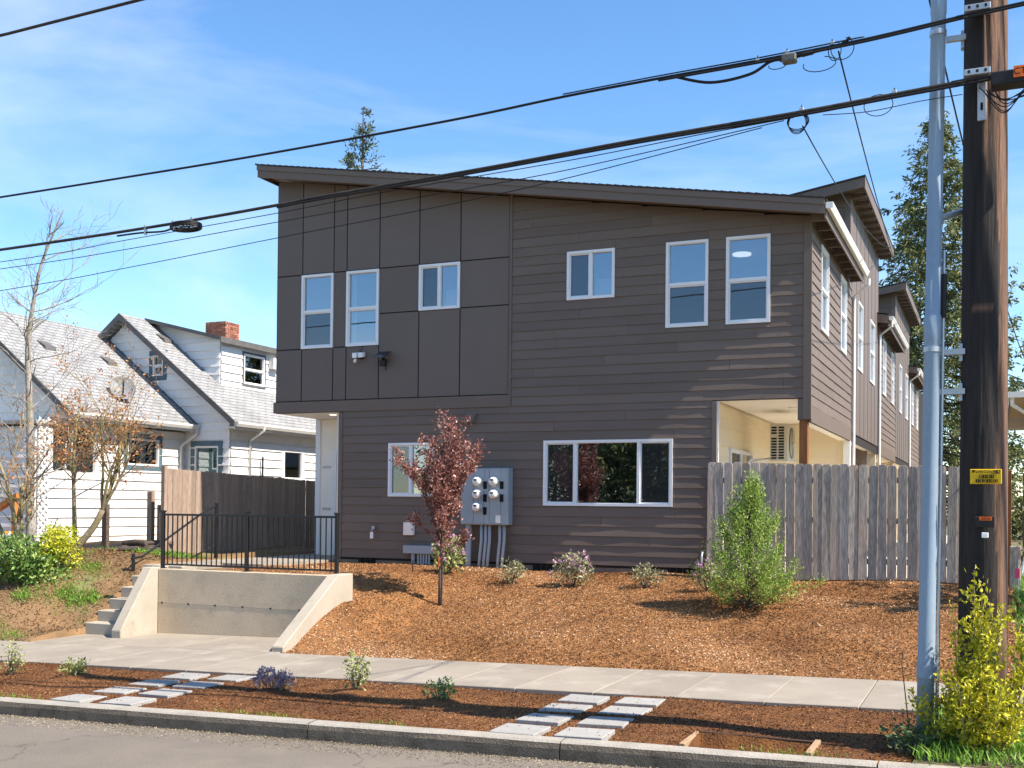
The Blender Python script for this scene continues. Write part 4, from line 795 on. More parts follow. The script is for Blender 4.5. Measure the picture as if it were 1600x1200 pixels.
MB().tube([rp(-.05)+Vector((.085, .03, 0)), rp(2.9)+Vector((.08, .03, 0)), rp(4.1)+Vector((.075, .03, 0))], .014, 8).build('ground_wire_guard', m_galv, RS); MB().tube([rp(3.55)+Vector((.08, .0, 0)), rp(3.9)+Vector((.08, .0, 0))], .022, 8).build('clamp', m_rod, RS)
for z in (2.93, 3.25, 5.80):
    p = rp(z); box('standoff', (p.x+.06, 2.62), (p.y+.02, p.y+.055), (z, z+.045), m_galv, RS); box('standoff_plate', (2.575, 2.60), (p.y+.056, p.y+.13), (z-.05, z+.09), m_galv, RS)
MB().tube([(2.40, -9.40, 4.35), (2.60, -9.2, 4.45)], .028, 8).build('standoff', m_galv, RS)
def w2(x, z, y=-9.58): return Vector((1.0185*x-.0526, y, 1.0185*z-.0371))      # cable run point beside the pole: from image pixels, scaled about the camera
# pole hardware
for (z, nm) in ((5.86, 'upper'), (5.36, 'lower')):
    p = w2(2.70, z); hb = box('cable_clamp', (p.x-.09, p.x+.10), (-9.60, -9.47), (p.z-.005, p.z+.045), m_galv, UP, .004)
    for k in range(3): MB().tube([(p.x-.055+k*.06, -9.603, p.z+.02), (p.x-.055+k*.06, -9.615, p.z+.02)], .011, 6).build('bolt', m_rod, hb)
p = w2(2.74, 5.05); box('hanger', (p.x-.035, p.x+.03), (-9.49, -9.455), (p.z-.02, p.z+.28), m_galv, UP, .004); box('slot', (p.x-.012, p.x+.006), (-9.494, -9.491), (p.z+.06, p.z+.12), m_dark, UP)
p = w2(2.85, 5.28); box('equipment_box', (p.x-.05, p.x+.75), (-9.66, -9.50), (p.z-.05, p.z+.06), m_rod, UP, .01); ob = box('orange_tag', (p.x+.11, p.x+.40), (-9.672, -9.661), (p.z-.012, p.z+.075), m_org, UP); text('CT', .07, (p.x+.155, -9.674, p.z+.03), m_ink, ob, align='CENTER')
# ================================================================== WIRES
def spline(pts, n=8):
    pts = [Vector(p) for p in pts]; out_ = []
    for i in range(len(pts)-1):
        p0, p1, p2, p3 = pts[max(i-1, 0)], pts[i], pts[i+1], pts[min(i+2, len(pts)-1)]
        for k in range(n):
            t_ = k/n; out_.append(.5*((2*p1)+(p2-p0)*t_+(2*p0-5*p1+4*p2-p3)*t_*t_+(3*p1-p0-3*p2+p3)*t_**3))
    out_.append(pts[-1]); return out_
def sag(a, b, s, n=24):
    a, b = Vector(a), Vector(b); return [a.lerp(b, k/n)-Vector((0, 0, 4*s*(k/n)*(1-k/n))) for k in range(n+1)]
def cable(pts, rad, label, mat=m_rubber, name='overhead_cable', cat='cable', group=None): return tag(MB().tube(pts, rad, 7).build(name, mat, None, smooth=True), label, cat, group)
c1 = [w2(x, z) for x, z in ((14, 6.5), (8, 6.2), (3.03, 5.86), (2.61, 5.83), (1.87, 5.765), (1.05, 5.725), (.17, 5.70), (-.71, 5.665), (-1.87, 5.60), (-4.05, 5.53), (-5.72, 5.50), (-7.61, 5.475), (-11, 5.44), (-16, 5.48), (-24, 5.7), (-34, 6.2))]
c2_ = [w2(x, z) for x, z in ((14, 5.9), (8, 5.6), (3.0, 5.345), (2.61, 5.32), (2.11, 5.29), (1.34, 5.245), (.01, 5.19), (-1.46, 5.11), (-3.27, 5.03), (-3.77, 5.0), (-5.32, 4.93), (-7.6, 4.87), (-11, 4.82), (-16, 4.84), (-24, 5.05), (-34, 5.5))]
UC = cable(spline(c1), .012, 'upper black cable crossing above the brown roof to the pole'); LC = cable(spline(c2_), .0165, 'thick lower cable bundle crossing the brown facade', m_rust)
MB().tube([p+Vector((0, -.018, -.03)) for p in spline(c2_[2:10])], .011, 6).build('lashed_cable', m_rubber, LC, smooth=True)
MB().tube([p+Vector((0, -.012, -.022)) for p in spline(c1[1:7])], .010, 6).build('lashed_cable', m_rubber, UC, smooth=True)
MB().tube([p+Vector((0, -.01, .02)) for p in spline(c1[4:8])], .006, 6).build('lashed_cable', m_rubber, UC, smooth=True)
cable([Vector((6, -9.5, 8.0)), Vector((-5.5, -9.5, 7.55)), Vector((-7.8, -9.5, 7.49)), Vector((-20, -9.5, 7.4))], .018, 'thick cable cutting across the top left corner of the sky', m_rust)
for i, (pts, lb) in enumerate((([(1.32, 5.21), (.57, 5.17), (-.58, 5.09), (-2.55, 5.0), (-3.77, 4.92), (-5.71, 4.82), (-7.59, 4.73), (-14, 4.6)], 'thin wire just below the thick bundle, top one of three'), ([(1.24, 5.195), (-.58, 5.01), (-1.86, 4.93), (-3.76, 4.83), (-5.71, 4.72), (-7.59, 4.65), (-14, 4.5)], 'thin wire, middle one of three below the thick bundle'), ([(1.06, 5.16), (-.58, 4.94), (-1.86, 4.81), (-3.76, 4.67), (-5.7, 4.52), (-7.59, 4.4), (-14, 4.1)], 'thin wire, lowest of three below the thick bundle'))):
    cable(spline([w2(x, z) for x, z in pts]), .0042, lb, m_rubber, 'thin_wire', 'wire')
cable(sag(w2(1.39, 5.13), (.36, 10.9, 8.75), .25), .006, 'drop wire from the coil down to the tall rear roof', m_rubber, 'drop_wire', 'wire'); cable(sag(w2(1.67, 5.70), (.36, 23, 8.9), .5), .007, 'drop wire from the splice toward the far rear roof', m_rubber, 'drop_wire', 'wire')
cable(sag((2.1, -8.9, 7.4), (3.6, 9.3, 5.2), .5), .010, 'twisted drop wire passing behind the riser pipe to the right house', m_rubber, 'drop_wire', 'wire')
cable(spline([w2(1.55, 5.20), w2(1.9, 5.18), w2(2.3, 5.21), w2(2.6, 5.22)]), .0035, 'thin tail wire left of the riser pipe under the bundle', m_rubber, 'thin_wire', 'wire')
# hanging hardware on the cables
t = thing('cable_splice', 'grey splice box with looped tails hanging under the upper cable', 'splice', w2(1.28, 5.7))
p = w2(1.28, 5.70); box('housing', (p.x-.06, p.x+.06), (p.y-.05, p.y+.05), (p.z-.035, p.z+.035), M('dull_grey_housing', (.13, .13, .12), .7, .3, 30), t, .012)
MB().tube(spline([w2(.30, 5.70), w2(.62, 5.60), w2(.95, 5.62), w2(1.12, 5.70), w2(1.22, 5.705)]), .013, 7).build('tail', m_rubber, t, smooth=True); MB().tube(spline([w2(1.34, 5.71), w2(1.5, 5.73), w2(1.68, 5.75), w2(1.76, 5.80)]), .014, 7).build('tail', m_rubber, t, smooth=True)
MB().tube(spline([w2(1.38, 5.715), w2(1.47, 5.725)]), .020, 8).build('connector', m_rod, t)
for (a, b, c, d) in ((1.18, 5.66, .07, .03), (1.52, 5.62, .13, .06), (1.64, 5.71, .05, .08), (1.70, 5.72, .09, .09)): MB().tube([w2(a+c*math.cos(q), b+d*math.sin(q)) for q in np.linspace(math.pi*.9, math.pi*2.4, 18)], .004, 5).build('wire_loop', m_rubber, t)
t = thing('cable_clamps', 'small bolted clamps along the two overhead cables near the pole', 'clamp', w2(1.6, 5.78))
for (x, z) in ((1.02, 5.735), (1.26, 5.755), (1.62, 5.775), (1.38, 5.27), (2.1, 5.31)):
    p = w2(x, z); cbox('clamp', (.036, .03, .028), p, m_galv, t); MB().tube([p+Vector((0, 0, .01)), p+Vector((0, 0, .032))], .006, 6).build('bolt', m_rod, t)
t = thing('wire_coil', 'coil of thin black wire hanging under the thick cable bundle', 'wire coil', w2(1.36, 5.15))
for k in range(4): MB().tube([w2(1.35+(.07+.006*k)*math.cos(q), 5.15+(.085-.006*k)*math.sin(q)+.01*k, -9.6+.012*k) for q in np.linspace(0, 6.283, 20)], .004, 5, False).build('loop', m_rubber, t)
tag(MB().tube([w2(1.98+.11*math.cos(q), 5.22+.085*math.sin(q)) for q in np.linspace(0, 6.283, 28)], .0035, 5, False).build('wire_loop', m_rubber, None), 'single round loop of thin wire under the cable near the riser', 'wire loop')
t = thing('pole_wire_tangle', 'tangle of thin wires on the right side of the utility pole', 'wire tangle', w2(3.0, 5.1))
for k in range(7):
    a = random.uniform(-.05, .05); MB().tube(spline([w2(2.72+random.uniform(0, .1), 5.20+a, -9.62), w2(2.9, 5.08+random.uniform(-.07, .06), -9.66), w2(3.1, 5.16+random.uniform(-.08, .05), -9.68), w2(3.5, 5.12+random.uniform(-.1, .1), -9.66)]), .0045, 5).build('strand', m_rubber, t)
t = thing('cable_storage_loop', 'black snowshoe-shaped cable storage loop under the thick bundle at left', 'cable bracket', w2(-5.1, 4.9))
cc = w2(-4.93, 4.925); ax = (w2(-4.6, 4.955)-w2(-5.4, 4.92)).normalized()
ring = [cc+ax*.17*math.cos(q)+Vector((0, .14*math.sin(q), -.035)) for q in np.linspace(0, 6.283, 30)]
for dz in (-.016, 0, .016): MB().tube([p+Vector((0, 0, dz)) for p in ring], .011, 6, False).build('cable_turn', m_rubber, t)
MB().tube(spline([ring[15], cc-ax*.32+Vector((0, 0, -.045)), cc-ax*.62+Vector((0, 0, -.02)), cc-ax*.95+Vector((0, 0, -.01))]), .010, 6).build('cable_tail', m_rubber, t)
for k in (-.55, -.17, .08): q = cc+ax*k; box('hanger', (q.x-.012, q.x+.012), (q.y-.015, q.y+.015), (q.z-.05, q.z+.05), m_galv, t)
for k in range(4): a = k*math.pi/4; MB().tube([cc+ax*.16*math.cos(a)+Vector((0, .13*math.sin(a), -.035)), cc-ax*.16*math.cos(a)-Vector((0, .13*math.sin(a), .035))], .006, 5).build('spoke', m_rod, t)

# ================================================================== VEGETATION
def leaves(name, pts, nrm, size, mat, parent, asp=.5, jit=.5, curl=.25):
    """many small bent leaves (two triangles each) with a random shade per leaf"""
    pts = np.asarray(pts, float); n = len(pts)
    d = rng.normal(size=(n, 3)); d /= np.linalg.norm(d, axis=1)[:, None]
    if nrm is not None: d = np.asarray(nrm, float)*(1-jit)+d*jit; d /= np.linalg.norm(d, axis=1)[:, None]+1e-9
    e = np.cross(d, rng.normal(size=(n, 3))); e /= np.linalg.norm(e, axis=1)[:, None]+1e-9
    up_ = np.cross(d, e); s = size*rng.uniform(.6, 1.3, n)[:, None]
    v = np.stack([pts, pts+d*s*.5+e*s*asp*.5+up_*s*curl*.3, pts+d*s, pts+d*s*.5-e*s*asp*.5+up_*s*curl*.3], 1).reshape(-1, 3)
    f = np.arange(4*n).reshape(n, 4)
    me = bpy.data.meshes.new(name); me.from_pydata(v.tolist(), [], f.tolist()); a = me.attributes.new('rnd', 'FLOAT', 'FACE'); a.data.foreach_set('value', rng.uniform(0, 1, n).astype(np.float32)); me.update()
    return link(name, me, mat, parent)
def grow(p, d, ln, rad, lev, segs, tips, spread=.6, kids=(3, 3, 3), wob=.12, upb=.1, shrink=.62, minr=.002):
    p = Vector(p); d = Vector(d).normalized(); n = max(3, int(5-lev)+2); pts = [p.copy()]; rs = [rad]
    for i in range(n):
        d = (d+Vector((random.gauss(0, wob), random.gauss(0, wob), random.gauss(0, wob)+upb*.3))).normalized(); p = p+d*ln/n; pts.append(p.copy()); rs.append(max(minr, rad*(1-.62*(i+1)/n)))
    segs.append((pts, rs, lev)); 
    if lev >= len(kids): tips.append((pts, d)); return
    for k in range(kids[lev]):
        i = random.randint(max(1, n//3), n); ax_ = d.orthogonal(); ax_.rotate(Matrix.Rotation(random.uniform(0, 6.283), 3, d)); nd = (d+ax_*spread*random.uniform(.7, 1.3)+Vector((0, 0, upb))).normalized()
        grow(pts[i], nd, ln*shrink*random.uniform(.75, 1.2), max(minr, rs[i]*.68), lev+1, segs, tips, spread, kids, wob, upb, shrink, minr)
def wood(segs, name, mat, parent):
    mb = MB()
    for pts, rs, lev in segs: mb.tube(pts, rs, 8 if lev == 0 else (5 if lev == 1 else 3), lev < 1)
    return mb.build(name, mat, parent, smooth=True)
def along(tips, n, spread=.03):
    out_ = []; ds = []
    for _ in range(n):
        pts, d = random.choice(tips); i = random.uniform(.2, len(pts)-1.001); k = int(i); p = pts[k].lerp(pts[k+1], i-k); out_.append(p+Vector((random.gauss(0, spread), random.gauss(0, spread), random.gauss(0, spread)))); ds.append((pts[k+1]-pts[k]).normalized())
    return [tuple(q) for q in out_], [tuple(q) for q in ds]
# ---- purple-leaf plum
random.seed(11)
l_plum = leafmat('plum_leaf', (.12, .030, .026), (.26, .095, .075), (.52, .30, .24), .35, .30, .6)
base = Vector((-5.28, -3.2, zbank(-5.28, -3.2)-.03)); t = thing('plum_sapling', 'purple-leaved plum sapling in the mulch in front of the house', 'tree', base)
segs, tips = [], []
tr_ = [base, base+Vector((.0, 0, .5)), base+Vector((.02, 0, .95)), base+Vector((.015, 0, 1.2))]
segs.append((tr_, [.032, .026, .024, .022], 0))
segs.append(([base+Vector((.03, .01, 0)), base+Vector((.045, 0, .5)), base+Vector((.03, 0, .9))], [.014, .012, .01], 1))
for k in range(17):
    a = k*2.4+random.uniform(-.3, .3); r0 = random.uniform(.22, .50) if k > 3 else .12; h0 = random.uniform(.88, 1.22)
    p0 = base+Vector((.015, 0, h0)); ln = random.uniform(.9, 1.45)*(1 if k > 5 else 1.12); grow(p0, (math.cos(a)*r0, math.sin(a)*r0, 1), ln, .013, 1, segs, tips, .35, (0, 4, 2), .05, .12, .42, .0025)
for k in range(4): a = .3+k*1.6; grow(base+Vector((.015, 0, .85+.1*k)), (math.cos(a), math.sin(a), .75), .42, .008, 2, segs, tips, .4, (0, 0, 3), .06, .1, .5, .0025)
wood(segs, 'trunk', m_dkbark, t); stems = [(s[0], None) for s in segs[2:]]
pts, ds = along(stems, 12000, .038); leaves('crown', pts, ds, .052, l_plum, t, .55, .55)
box('ribbon', (-5.30, -5.27), (-3.235, -3.225), (1.02, 1.17), m_org, t)
# ---- arborvitae
random.seed(12)
l_thuja = leafmat('thuja_spray', (.07, .15, .018), (.21, .34, .045), (.55, .60, .20), .6, .25, .2)
base = Vector((-.47, -2.6, zbank(-.47, -2.6)-.03)); t = thing('arborvitae', 'bushy green arborvitae in front of the grey picket fence', 'shrub', base)
segs, tips = [], []; segs.append(([base, base+Vector((.02, 0, .9)), base+Vector((-.03, 0, 1.7))], [.03, .02, .006], 0))
for k in range(250):
    h = random.random()**1.35; z = .04+1.62*h; lob = 1+.22*math.sin(k*.9)+.16*math.sin(h*23); rr = (.66*max(0, 1-h**1.7)**1.2+.04)*random.uniform(.5, 1.12)*lob*(.65+2.9*h if h < .12 else 1); a = random.uniform(0, 6.283)
    p0 = base+Vector((0, 0, z*.84)); p1 = base+Vector((math.cos(a)*rr+.03*math.sin(h*7), math.sin(a)*rr, z+.08+.16*random.random())); mid = p0.lerp(p1, .5)+Vector((0, 0, -.03)); segs.append(([p0, mid, p1], [.006, .004, .002], 2)); tips.append(([mid, p1, p1+(p1-mid)*.3+Vector((0, 0, .10))], None))
wood(segs, 'stem', m_dkbark, t); pts, ds = along(tips, 19000, .040); leaves('foliage', pts, ds, .046, l_thuja, t, .34, .5)
random.seed(13)
# ---- generic shrub: short stems, leaves on a lumpy shell
def shrub(name, label, c, r, n, size, mat, stemmat=m_dkbark, asp=.5, lumps=9, flower=None, nf=0, group=None, inner=.55, cat='shrub', ground=None):
    c = Vector(c); t_ = thing(name, label, cat, c, group); segs_ = []; L_ = []
    for k in range(lumps):
        a = random.uniform(0, 6.283); u = random.uniform(-.1, 1); rr = math.sqrt(max(0, 1-u*u*.7))*random.uniform(.35, .75)
        L_.append((c+Vector((math.cos(a)*r[0]*rr, math.sin(a)*r[1]*rr, r[2]*(.45+.42*u))), random.uniform(.35, .55)))
        segs_.append(([c, c.lerp(L_[-1][0], .5)+Vector((0, 0, -.02)), L_[-1][0]], [.012, .008, .003], 1))
    wood(segs_, 'stem', stemmat, t_); P_ = []; D_ = []
    for _ in range(n):
        lc, lr = random.choice(L_); q = Vector((random.gauss(0, 1), random.gauss(0, 1), random.gauss(0, 1))).normalized(); s = random.uniform(inner, 1.05); p = lc+Vector((q.x*r[0], q.y*r[1], q.z*r[2]))*lr*s
        if p.z < c.z+.02: p.z = c.z+random.uniform(.02, .08)
        P_.append(tuple(p)); D_.append(tuple((q+Vector((0, 0, .5))).normalized()))
    leaves('foliage', P_, D_, size, mat, t_, asp, .55)
    if flower:
        P_ = []
        for _ in range(nf):
            lc, lr = random.choice(L_); q = Vector((random.gauss(0, 1), random.gauss(0, 1)-.4, abs(random.gauss(0, 1)))).normalized(); p = lc+Vector((q.x*r[0], q.y*r[1], q.z*r[2]))*lr*1.08
            for _k in range(9): P_.append(tuple(p+Vector((random.gauss(0, .014), random.gauss(0, .014), random.gauss(0, .014)))))
        leaves('blossom', P_, None, .035, flower, t_, .9, .5)
    return t_
l_rho = leafmat('rhododendron_leaf', (.10, .13, .03), (.26, .30, .09), (.50, .52, .22), .4, .25)
l_rho2 = leafmat('dusty_leaf', (.14, .14, .07), (.27, .27, .14), (.45, .44, .28), .5, .2)
l_pink = leafmat('pink_blossom', (.42, .22, .40), (.62, .38, .52), (.80, .62, .66), .6, .3); l_purp = leafmat('purple_blossom', (.28, .10, .30), (.45, .22, .42), (.65, .45, .58), .6, .3)
shrub('rhododendron', 'pink flowering shrub right behind the plum sapling below the meter cabinet', (-5.95, -1.6, zbank(-5.95, -1.6)), (.36, .34, .52), 700, .075, l_rho, flower=l_pink, nf=34, group='foundation shrubs')
shrub('azalea', 'small dusty green shrub right of the meter conduits', (-4.78, -1.5, zbank(-4.78, -1.5)), (.26, .24, .34), 520, .05, l_rho2, group='foundation shrubs')
shrub('rhododendron', 'pink flowering shrub below the left end of the wide window', (-3.62, -1.5, zbank(-3.62, -1.5)), (.36, .33, .46), 620, .065, l_rho2, flower=l_pink, nf=36, group='foundation shrubs')
shrub('azalea', 'small dusty green shrub below the right part of the wide window', (-2.40, -1.4, zbank(-2.40, -1.4)), (.25, .24, .33), 520, .05, l_rho2, group='foundation shrubs')
shrub('azalea', 'small purple flowered shrub half behind the arborvitae', (-1.35, -1.55, zbank(-1.35, -1.55)), (.22, .22, .42), 260, .05, l_rho2, flower=l_purp, nf=12, group='foundation shrubs')
shrub('strip_plant', 'leafy pale green plant cut by the left edge beside the pavement', (-8.42, -8.75, zstrip(-8.42, -8.75)), (.14, .14, .34), 240, .042, l_rho, group='strip plants')
shrub('strip_plant', 'small bright green plant left of the left stepping stones', (-7.36, -8.75, zstrip(-7.36, -8.75)), (.19, .18, .20), 340, .042, l_rho, group='strip plants')
shrub('heather', 'round mauve flowering plant right of the left stepping stones', (-4.42, -8.82, zstrip(-4.42, -8.82)), (.22, .2, .19), 260, .035, l_rho2, flower=leafmat('mauve_blossom', (.24, .15, .19), (.40, .28, .33), (.60, .50, .52), .6, .3), nf=60, group='strip plants')
l_low = leafmat('dark_green_leaf', (.05, .10, .03), (.13, .22, .06), (.32, .40, .14), .4, .2)
shrub('strip_plant', 'tallest strip plant, upright and leafy, between the two stepping stone paths', (-3.50, -8.62, zstrip(-3.5, -8.62)), (.18, .17, .36), 380, .044, l_rho, lumps=8, group='strip plants')
shrub('strip_plant', 'low dark green plant nearest the right stepping stones', (-2.34, -8.85, zstrip(-2.34, -8.85)), (.20, .18, .19), 330, .042, l_low, group='strip plants')
# mounds of soil around the strip plants
for (x, y) in ((-7.36, -8.75), (-4.42, -8.82), (-3.5, -8.62), (-2.34, -8.85)):
    o = patch('soil_mound', np.linspace(x-.3, x+.3, 13), np.linspace(y-.3, y+.3, 13), lambda a, b: zstrip(a, b)-.012+.055*max(0, 1-((a-x)**2+(b-y)**2)/.075), m_mulch2); struct(o)
# ---- yellow-green euonymus at the pole
random.seed(14)
l_euo = leafmat('euonymus_leaf', (.22, .25, .015), (.50, .47, .022), (.74, .66, .05), .35, .3)
t = thing('yellow_euonymus', 'tall yellow-green euonymus bush in front of the utility pole', 'shrub', (2.72, -9.75, .1)); segs, tips = [], []
for k in range(50):
    a = random.uniform(0, 6.283); r0 = random.uniform(.0, .36)*(1 if k > 14 else .45); dx = math.cos(a)*r0; dy = math.sin(a)*r0*.8; h = random.uniform(.4, .8)*(1-.6*r0) if k > 14 else random.uniform(.85, 1.25)
    if k in (0, 1, 2): dx, dy, h = -.03+.04*k, .0, 1.46-.12*k
    if k in (3, 4, 5): dx, dy, h = .26+.03*(k-3), .0, 1.05-.07*(k-3)
    p0 = Vector((2.74+dx*.5, -9.68+dy*.5, .08)); p1 = p0+Vector((dx*.6, dy*.6, h*.5)); p2 = p0+Vector((dx*.9, dy*.9, h)); segs.append(([p0, p1, p2], [.008, .006, .003], 1)); tips.append(([p0.lerp(p1, .35), p1, p2], None)); tips.append(([p1, p1.lerp(p2, .5), p2], None))
    for _ in range(6):
        b_ = p0.lerp(p2, random.uniform(.15, .85)); e_ = b_+Vector((random.gauss(0, .09), random.gauss(0, .08), random.uniform(.05, .17))); segs.append(([b_, b_.lerp(e_, .5), e_], [.004, .003, .002], 2)); tips.append(([b_, b_.lerp(e_, .5), e_], None))
wood(segs, 'stem', m_moss, t); pts, ds = along(tips, 12500, .026); leaves('foliage', pts, ds, .046, l_euo, t, .48, .6)
tag(MB().tube([(2.24, -9.62, .08), (2.21, -9.62, .42), (2.17, -9.62, .78), (2.18, -9.6, .9)], [.006, .005, .004, .002], 5).build('dry_twig', m_dkbark, None), 'thin dry twig standing left of the riser pipe base', 'twig')
l_weed = leafmat('weed_leaf', (.04, .07, .03), (.10, .15, .05), (.24, .30, .12), .6, .2)
shrub('weed_clump', 'dark weed clump at the foot of the riser pipe', (2.22, -9.72, .07), (.28, .22, .22), 420, .05, l_weed, cat='weed')
random.seed(15)
# ---- left bank: glossy shrub, yellow shrub, trees
l_laurel = leafmat('laurel_leaf', (.05, .11, .025), (.14, .26, .05), (.40, .50, .14), .3, .2, .6)
shrub('laurel_bush', 'wide glossy green bush on the dirt bank at the left edge', (-13.35, -4.15, .42), (.95, .65, .78), 3600, .085, l_laurel, lumps=16)
l_yel = leafmat('golden_leaf', (.30, .36, .02), (.55, .56, .03), (.75, .72, .10), .4, .3)
shrub('golden_shrub', 'bright yellow-green shrub behind the glossy bush by the white house', (-12.72, -3.85, .72), (.46, .38, .70), 3000, .06, l_yel, lumps=12)
def bare(label, base, d, ln, rad, kids, mat, spread=.6, leafm=None, nl=0, upb=.1, name='bare_tree', shrink=.62, wob=.10, ls=.05):
    t_ = thing(name, label, 'tree', base); segs_, tips_ = [], []; grow(base, d, ln, rad, 0, segs_, tips_, spread, kids, wob, upb, shrink, .0035); wood(segs_, 'trunk', mat, t_)
    if leafm: 
        P_, D_ = along(tips_, nl, .05); leaves('crown', P_, D_, ls, leafm, t_, .6, .7)
    return t_
l_rustl = leafmat('rusty_new_leaf', (.22, .07, .035), (.45, .19, .07), (.68, .36, .11), .6, .3)
random.seed(21)
t = thing('bare_tree', 'tall bare grey tree with thin branches at the far left', 'tree', (-14.77, -2.6, .9)); segs, tips = [], []
tk = [Vector((-14.77, -2.6, .85)), Vector((-14.80, -2.6, 2.3)), Vector((-14.84, -2.6, 3.8)), Vector((-14.90, -2.62, 5.0)), Vector((-14.78, -2.62, 5.9)), Vector((-14.6, -2.6, 6.7)), Vector((-14.3, -2.5, 7.5)), Vector((-14.15, -2.45, 7.85))]
segs.append((spline(tk, 3), list(np.interp(np.linspace(0, 1, 22), [0, .3, .6, 1], [.088, .068, .036, .005])), 0))
for k in range(44):
    z = random.uniform(1.9, 7.3); i = min(range(len(tk)), key=lambda q: abs(tk[q].z-z)); p = Vector((np.interp(z, [q.z for q in tk], [q.x for q in tk]), -2.61, z)); a = random.uniform(0, 6.283)
    grow(p, (math.cos(a), math.sin(a), random.uniform(.25, .9)), random.uniform(.8, 1.9)*(1.2-.08*z), .015, 1, segs, tips, .65, (0, 4, 3), .12, .12, .58, .0035)
wood(segs, 'trunk', m_bark, t)
t = thing('leaning_tree', 'leaning mossy tree with orange new leaves in front of the white house', 'tree', (-12.55, -3.8, .7)); segs, tips = [], []
tk = [Vector((-12.75, -3.85, .62)), Vector((-12.45, -3.75, 1.1)), Vector((-12.12, -3.62, 1.55)), Vector((-11.98, -3.57, 1.85))]; segs.append((spline(tk, 3), list(np.linspace(.075, .05, 10)), 0))
for (dx, dy, dz, l_) in ((.1, .2, 1, 1.9), (.34, .1, 1, 1.7), (-.05, -.2, 1, 1.8), (.6, .2, .9, 1.3), (.42, -.2, 1, 1.5)): grow(tk[-1], (dx, dy, dz), l_, .034, 1, segs, tips, .5, (0, 5, 4, 2), .07, .08, .5, .003)
wood(segs, 'trunk', m_moss, t); P_, D_ = along(tips, 1100, .05); leaves('crown', P_, D_, .05, l_rustl, t, .6, .7)
t = thing('slender_tree', 'slender upright mossy tree with orange leaf tufts beside the golden shrub', 'tree', (-12.75, -3.4, .8)); segs, tips = [], []
tk = [Vector((-12.78, -3.4, .8)), Vector((-12.82, -3.4, 1.8)), Vector((-12.86, -3.4, 2.8)), Vector((-12.8, -3.38, 3.6))]; segs.append((spline(tk, 3), list(np.linspace(.05, .02, 10)), 0))
for k in range(14): z = random.uniform(1.9, 3.5); a = random.uniform(0, 6.28); grow((np.interp(z, [.8, 1.8, 2.8, 3.6], [-12.78, -12.82, -12.86, -12.8]), -3.4, z), (math.cos(a), math.sin(a), random.uniform(.3, 1)), random.uniform(.6, 1.1), .015, 1, segs, tips, .6, (0, 4, 3), .1, .1, .55, .003)
wood(segs, 'trunk', m_moss, t); P_, D_ = along(tips, 1600, .06); leaves('crown', P_, D_, .055, l_rustl, t, .6, .7)
t = thing('forked_tree', 'multi-stemmed mossy tree cut by the left edge of the picture', 'tree', (-13.9, -3.9, .8)); segs, tips = [], []
for (dx, dy, l_) in ((-.45, 0, 2.0), (-.2, .1, 2.3), (-.75, -.1, 1.8), (.02, .2, 1.6)): grow((-13.62+.05*dx, -3.9, .75), (dx, dy, 1), l_, .05, 0, segs, tips, .5, (4, 4, 3), .08, .06, .5, .003)
wood(segs, 'trunk', m_moss, t); P_, D_ = along(tips, 900, .05); leaves('crown', P_, D_, .05, l_rustl, t, .6, .7)
# ---- conifers
random.seed(16)
l_spr = leafmat('blue_spruce_needles', (.035, .06, .045), (.08, .12, .085), (.20, .25, .15), .6, .15)
l_dec = leafmat('cedar_needles', (.04, .06, .018), (.11, .14, .045), (.30, .30, .11), .6, .2)
def conifer(name, label, base, ht, rad, nb, nl, size, mat, droop=-.1, sparse=.0, group=None, z0=.12, power=.9):
    base = Vector(base); t_ = thing(name, label, 'tree', base, group); segs_ = [([base, base+Vector((0, 0, ht*.5)), base+Vector((0, 0, ht))], [ht*.014, ht*.009, .015], 0)]; br = []
    for k in range(nb):
        h = z0+(1-z0)*(k+random.random())/nb; r = (rad*(1-h)**power+.12)*random.uniform(.55, 1.1); a = k*2.399+random.uniform(-.4, .4); p0 = base+Vector((0, 0, ht*h)); u = Vector((math.cos(a), math.sin(a), 0))
        p1 = p0+u*r*.55+Vector((0, 0, r*droop*.3)); p2 = p0+u*r+Vector((0, 0, r*droop)); segs_.append(([p0, p1, p2], [.02+.01*r, .015+.004*r, .006], 2)); br.append((p0, p1, p2, r))
    wood(segs_, 'trunk', m_dkbark, t_); P_ = []; D_ = []; W_ = [b[3]+.2 for b in br]
    cl = []
    for (p0, p1, p2, r) in random.choices(br, W_, k=max(60, nl//26)):
        s = random.uniform(.15, 1)**.8; p = (p0.lerp(p1, s*2) if s < .5 else p1.lerp(p2, s*2-1)); wd = .09*r+.06
        cl.append((p+Vector((random.gauss(0, wd), random.gauss(0, wd), random.gauss(0, .05*r+.05)-.03)), (p2-p0).normalized()+Vector((0, 0, .25 if droop > -.05 else -.45)), random.uniform(.6, 1.3)))
    for (p, dv, k_) in random.choices(cl, k=nl):
        sg = size*.62*k_; q = Vector((random.gauss(0, sg), random.gauss(0, sg), random.gauss(0, sg*.7))); P_.append(tuple(p+q)); D_.append(tuple(dv.normalized()))
    leaves('crown', P_, D_, size, mat, t_, .34, .5); return t_
conifer('spruce_tree', 'spruce top rising behind the brown roof', (-20.8, 19.6, .5), 17.6, 4.6, 120, 12000, .20, l_spr, .35, z0=.25)
conifer('cedar_tree', 'tall drooping conifer behind the riser pipe and rear roofs', (.1, 41, .5), 21.8, 6.8, 230, 52000, .27, l_dec, -.25, z0=.08, power=.75)
conifer('cedar_tree', 'darker conifer behind the utility pole, right of the tall one', (8.5, 44, .5), 12.5, 5.5, 150, 24000, .28, l_dec, -.2, z0=.05)
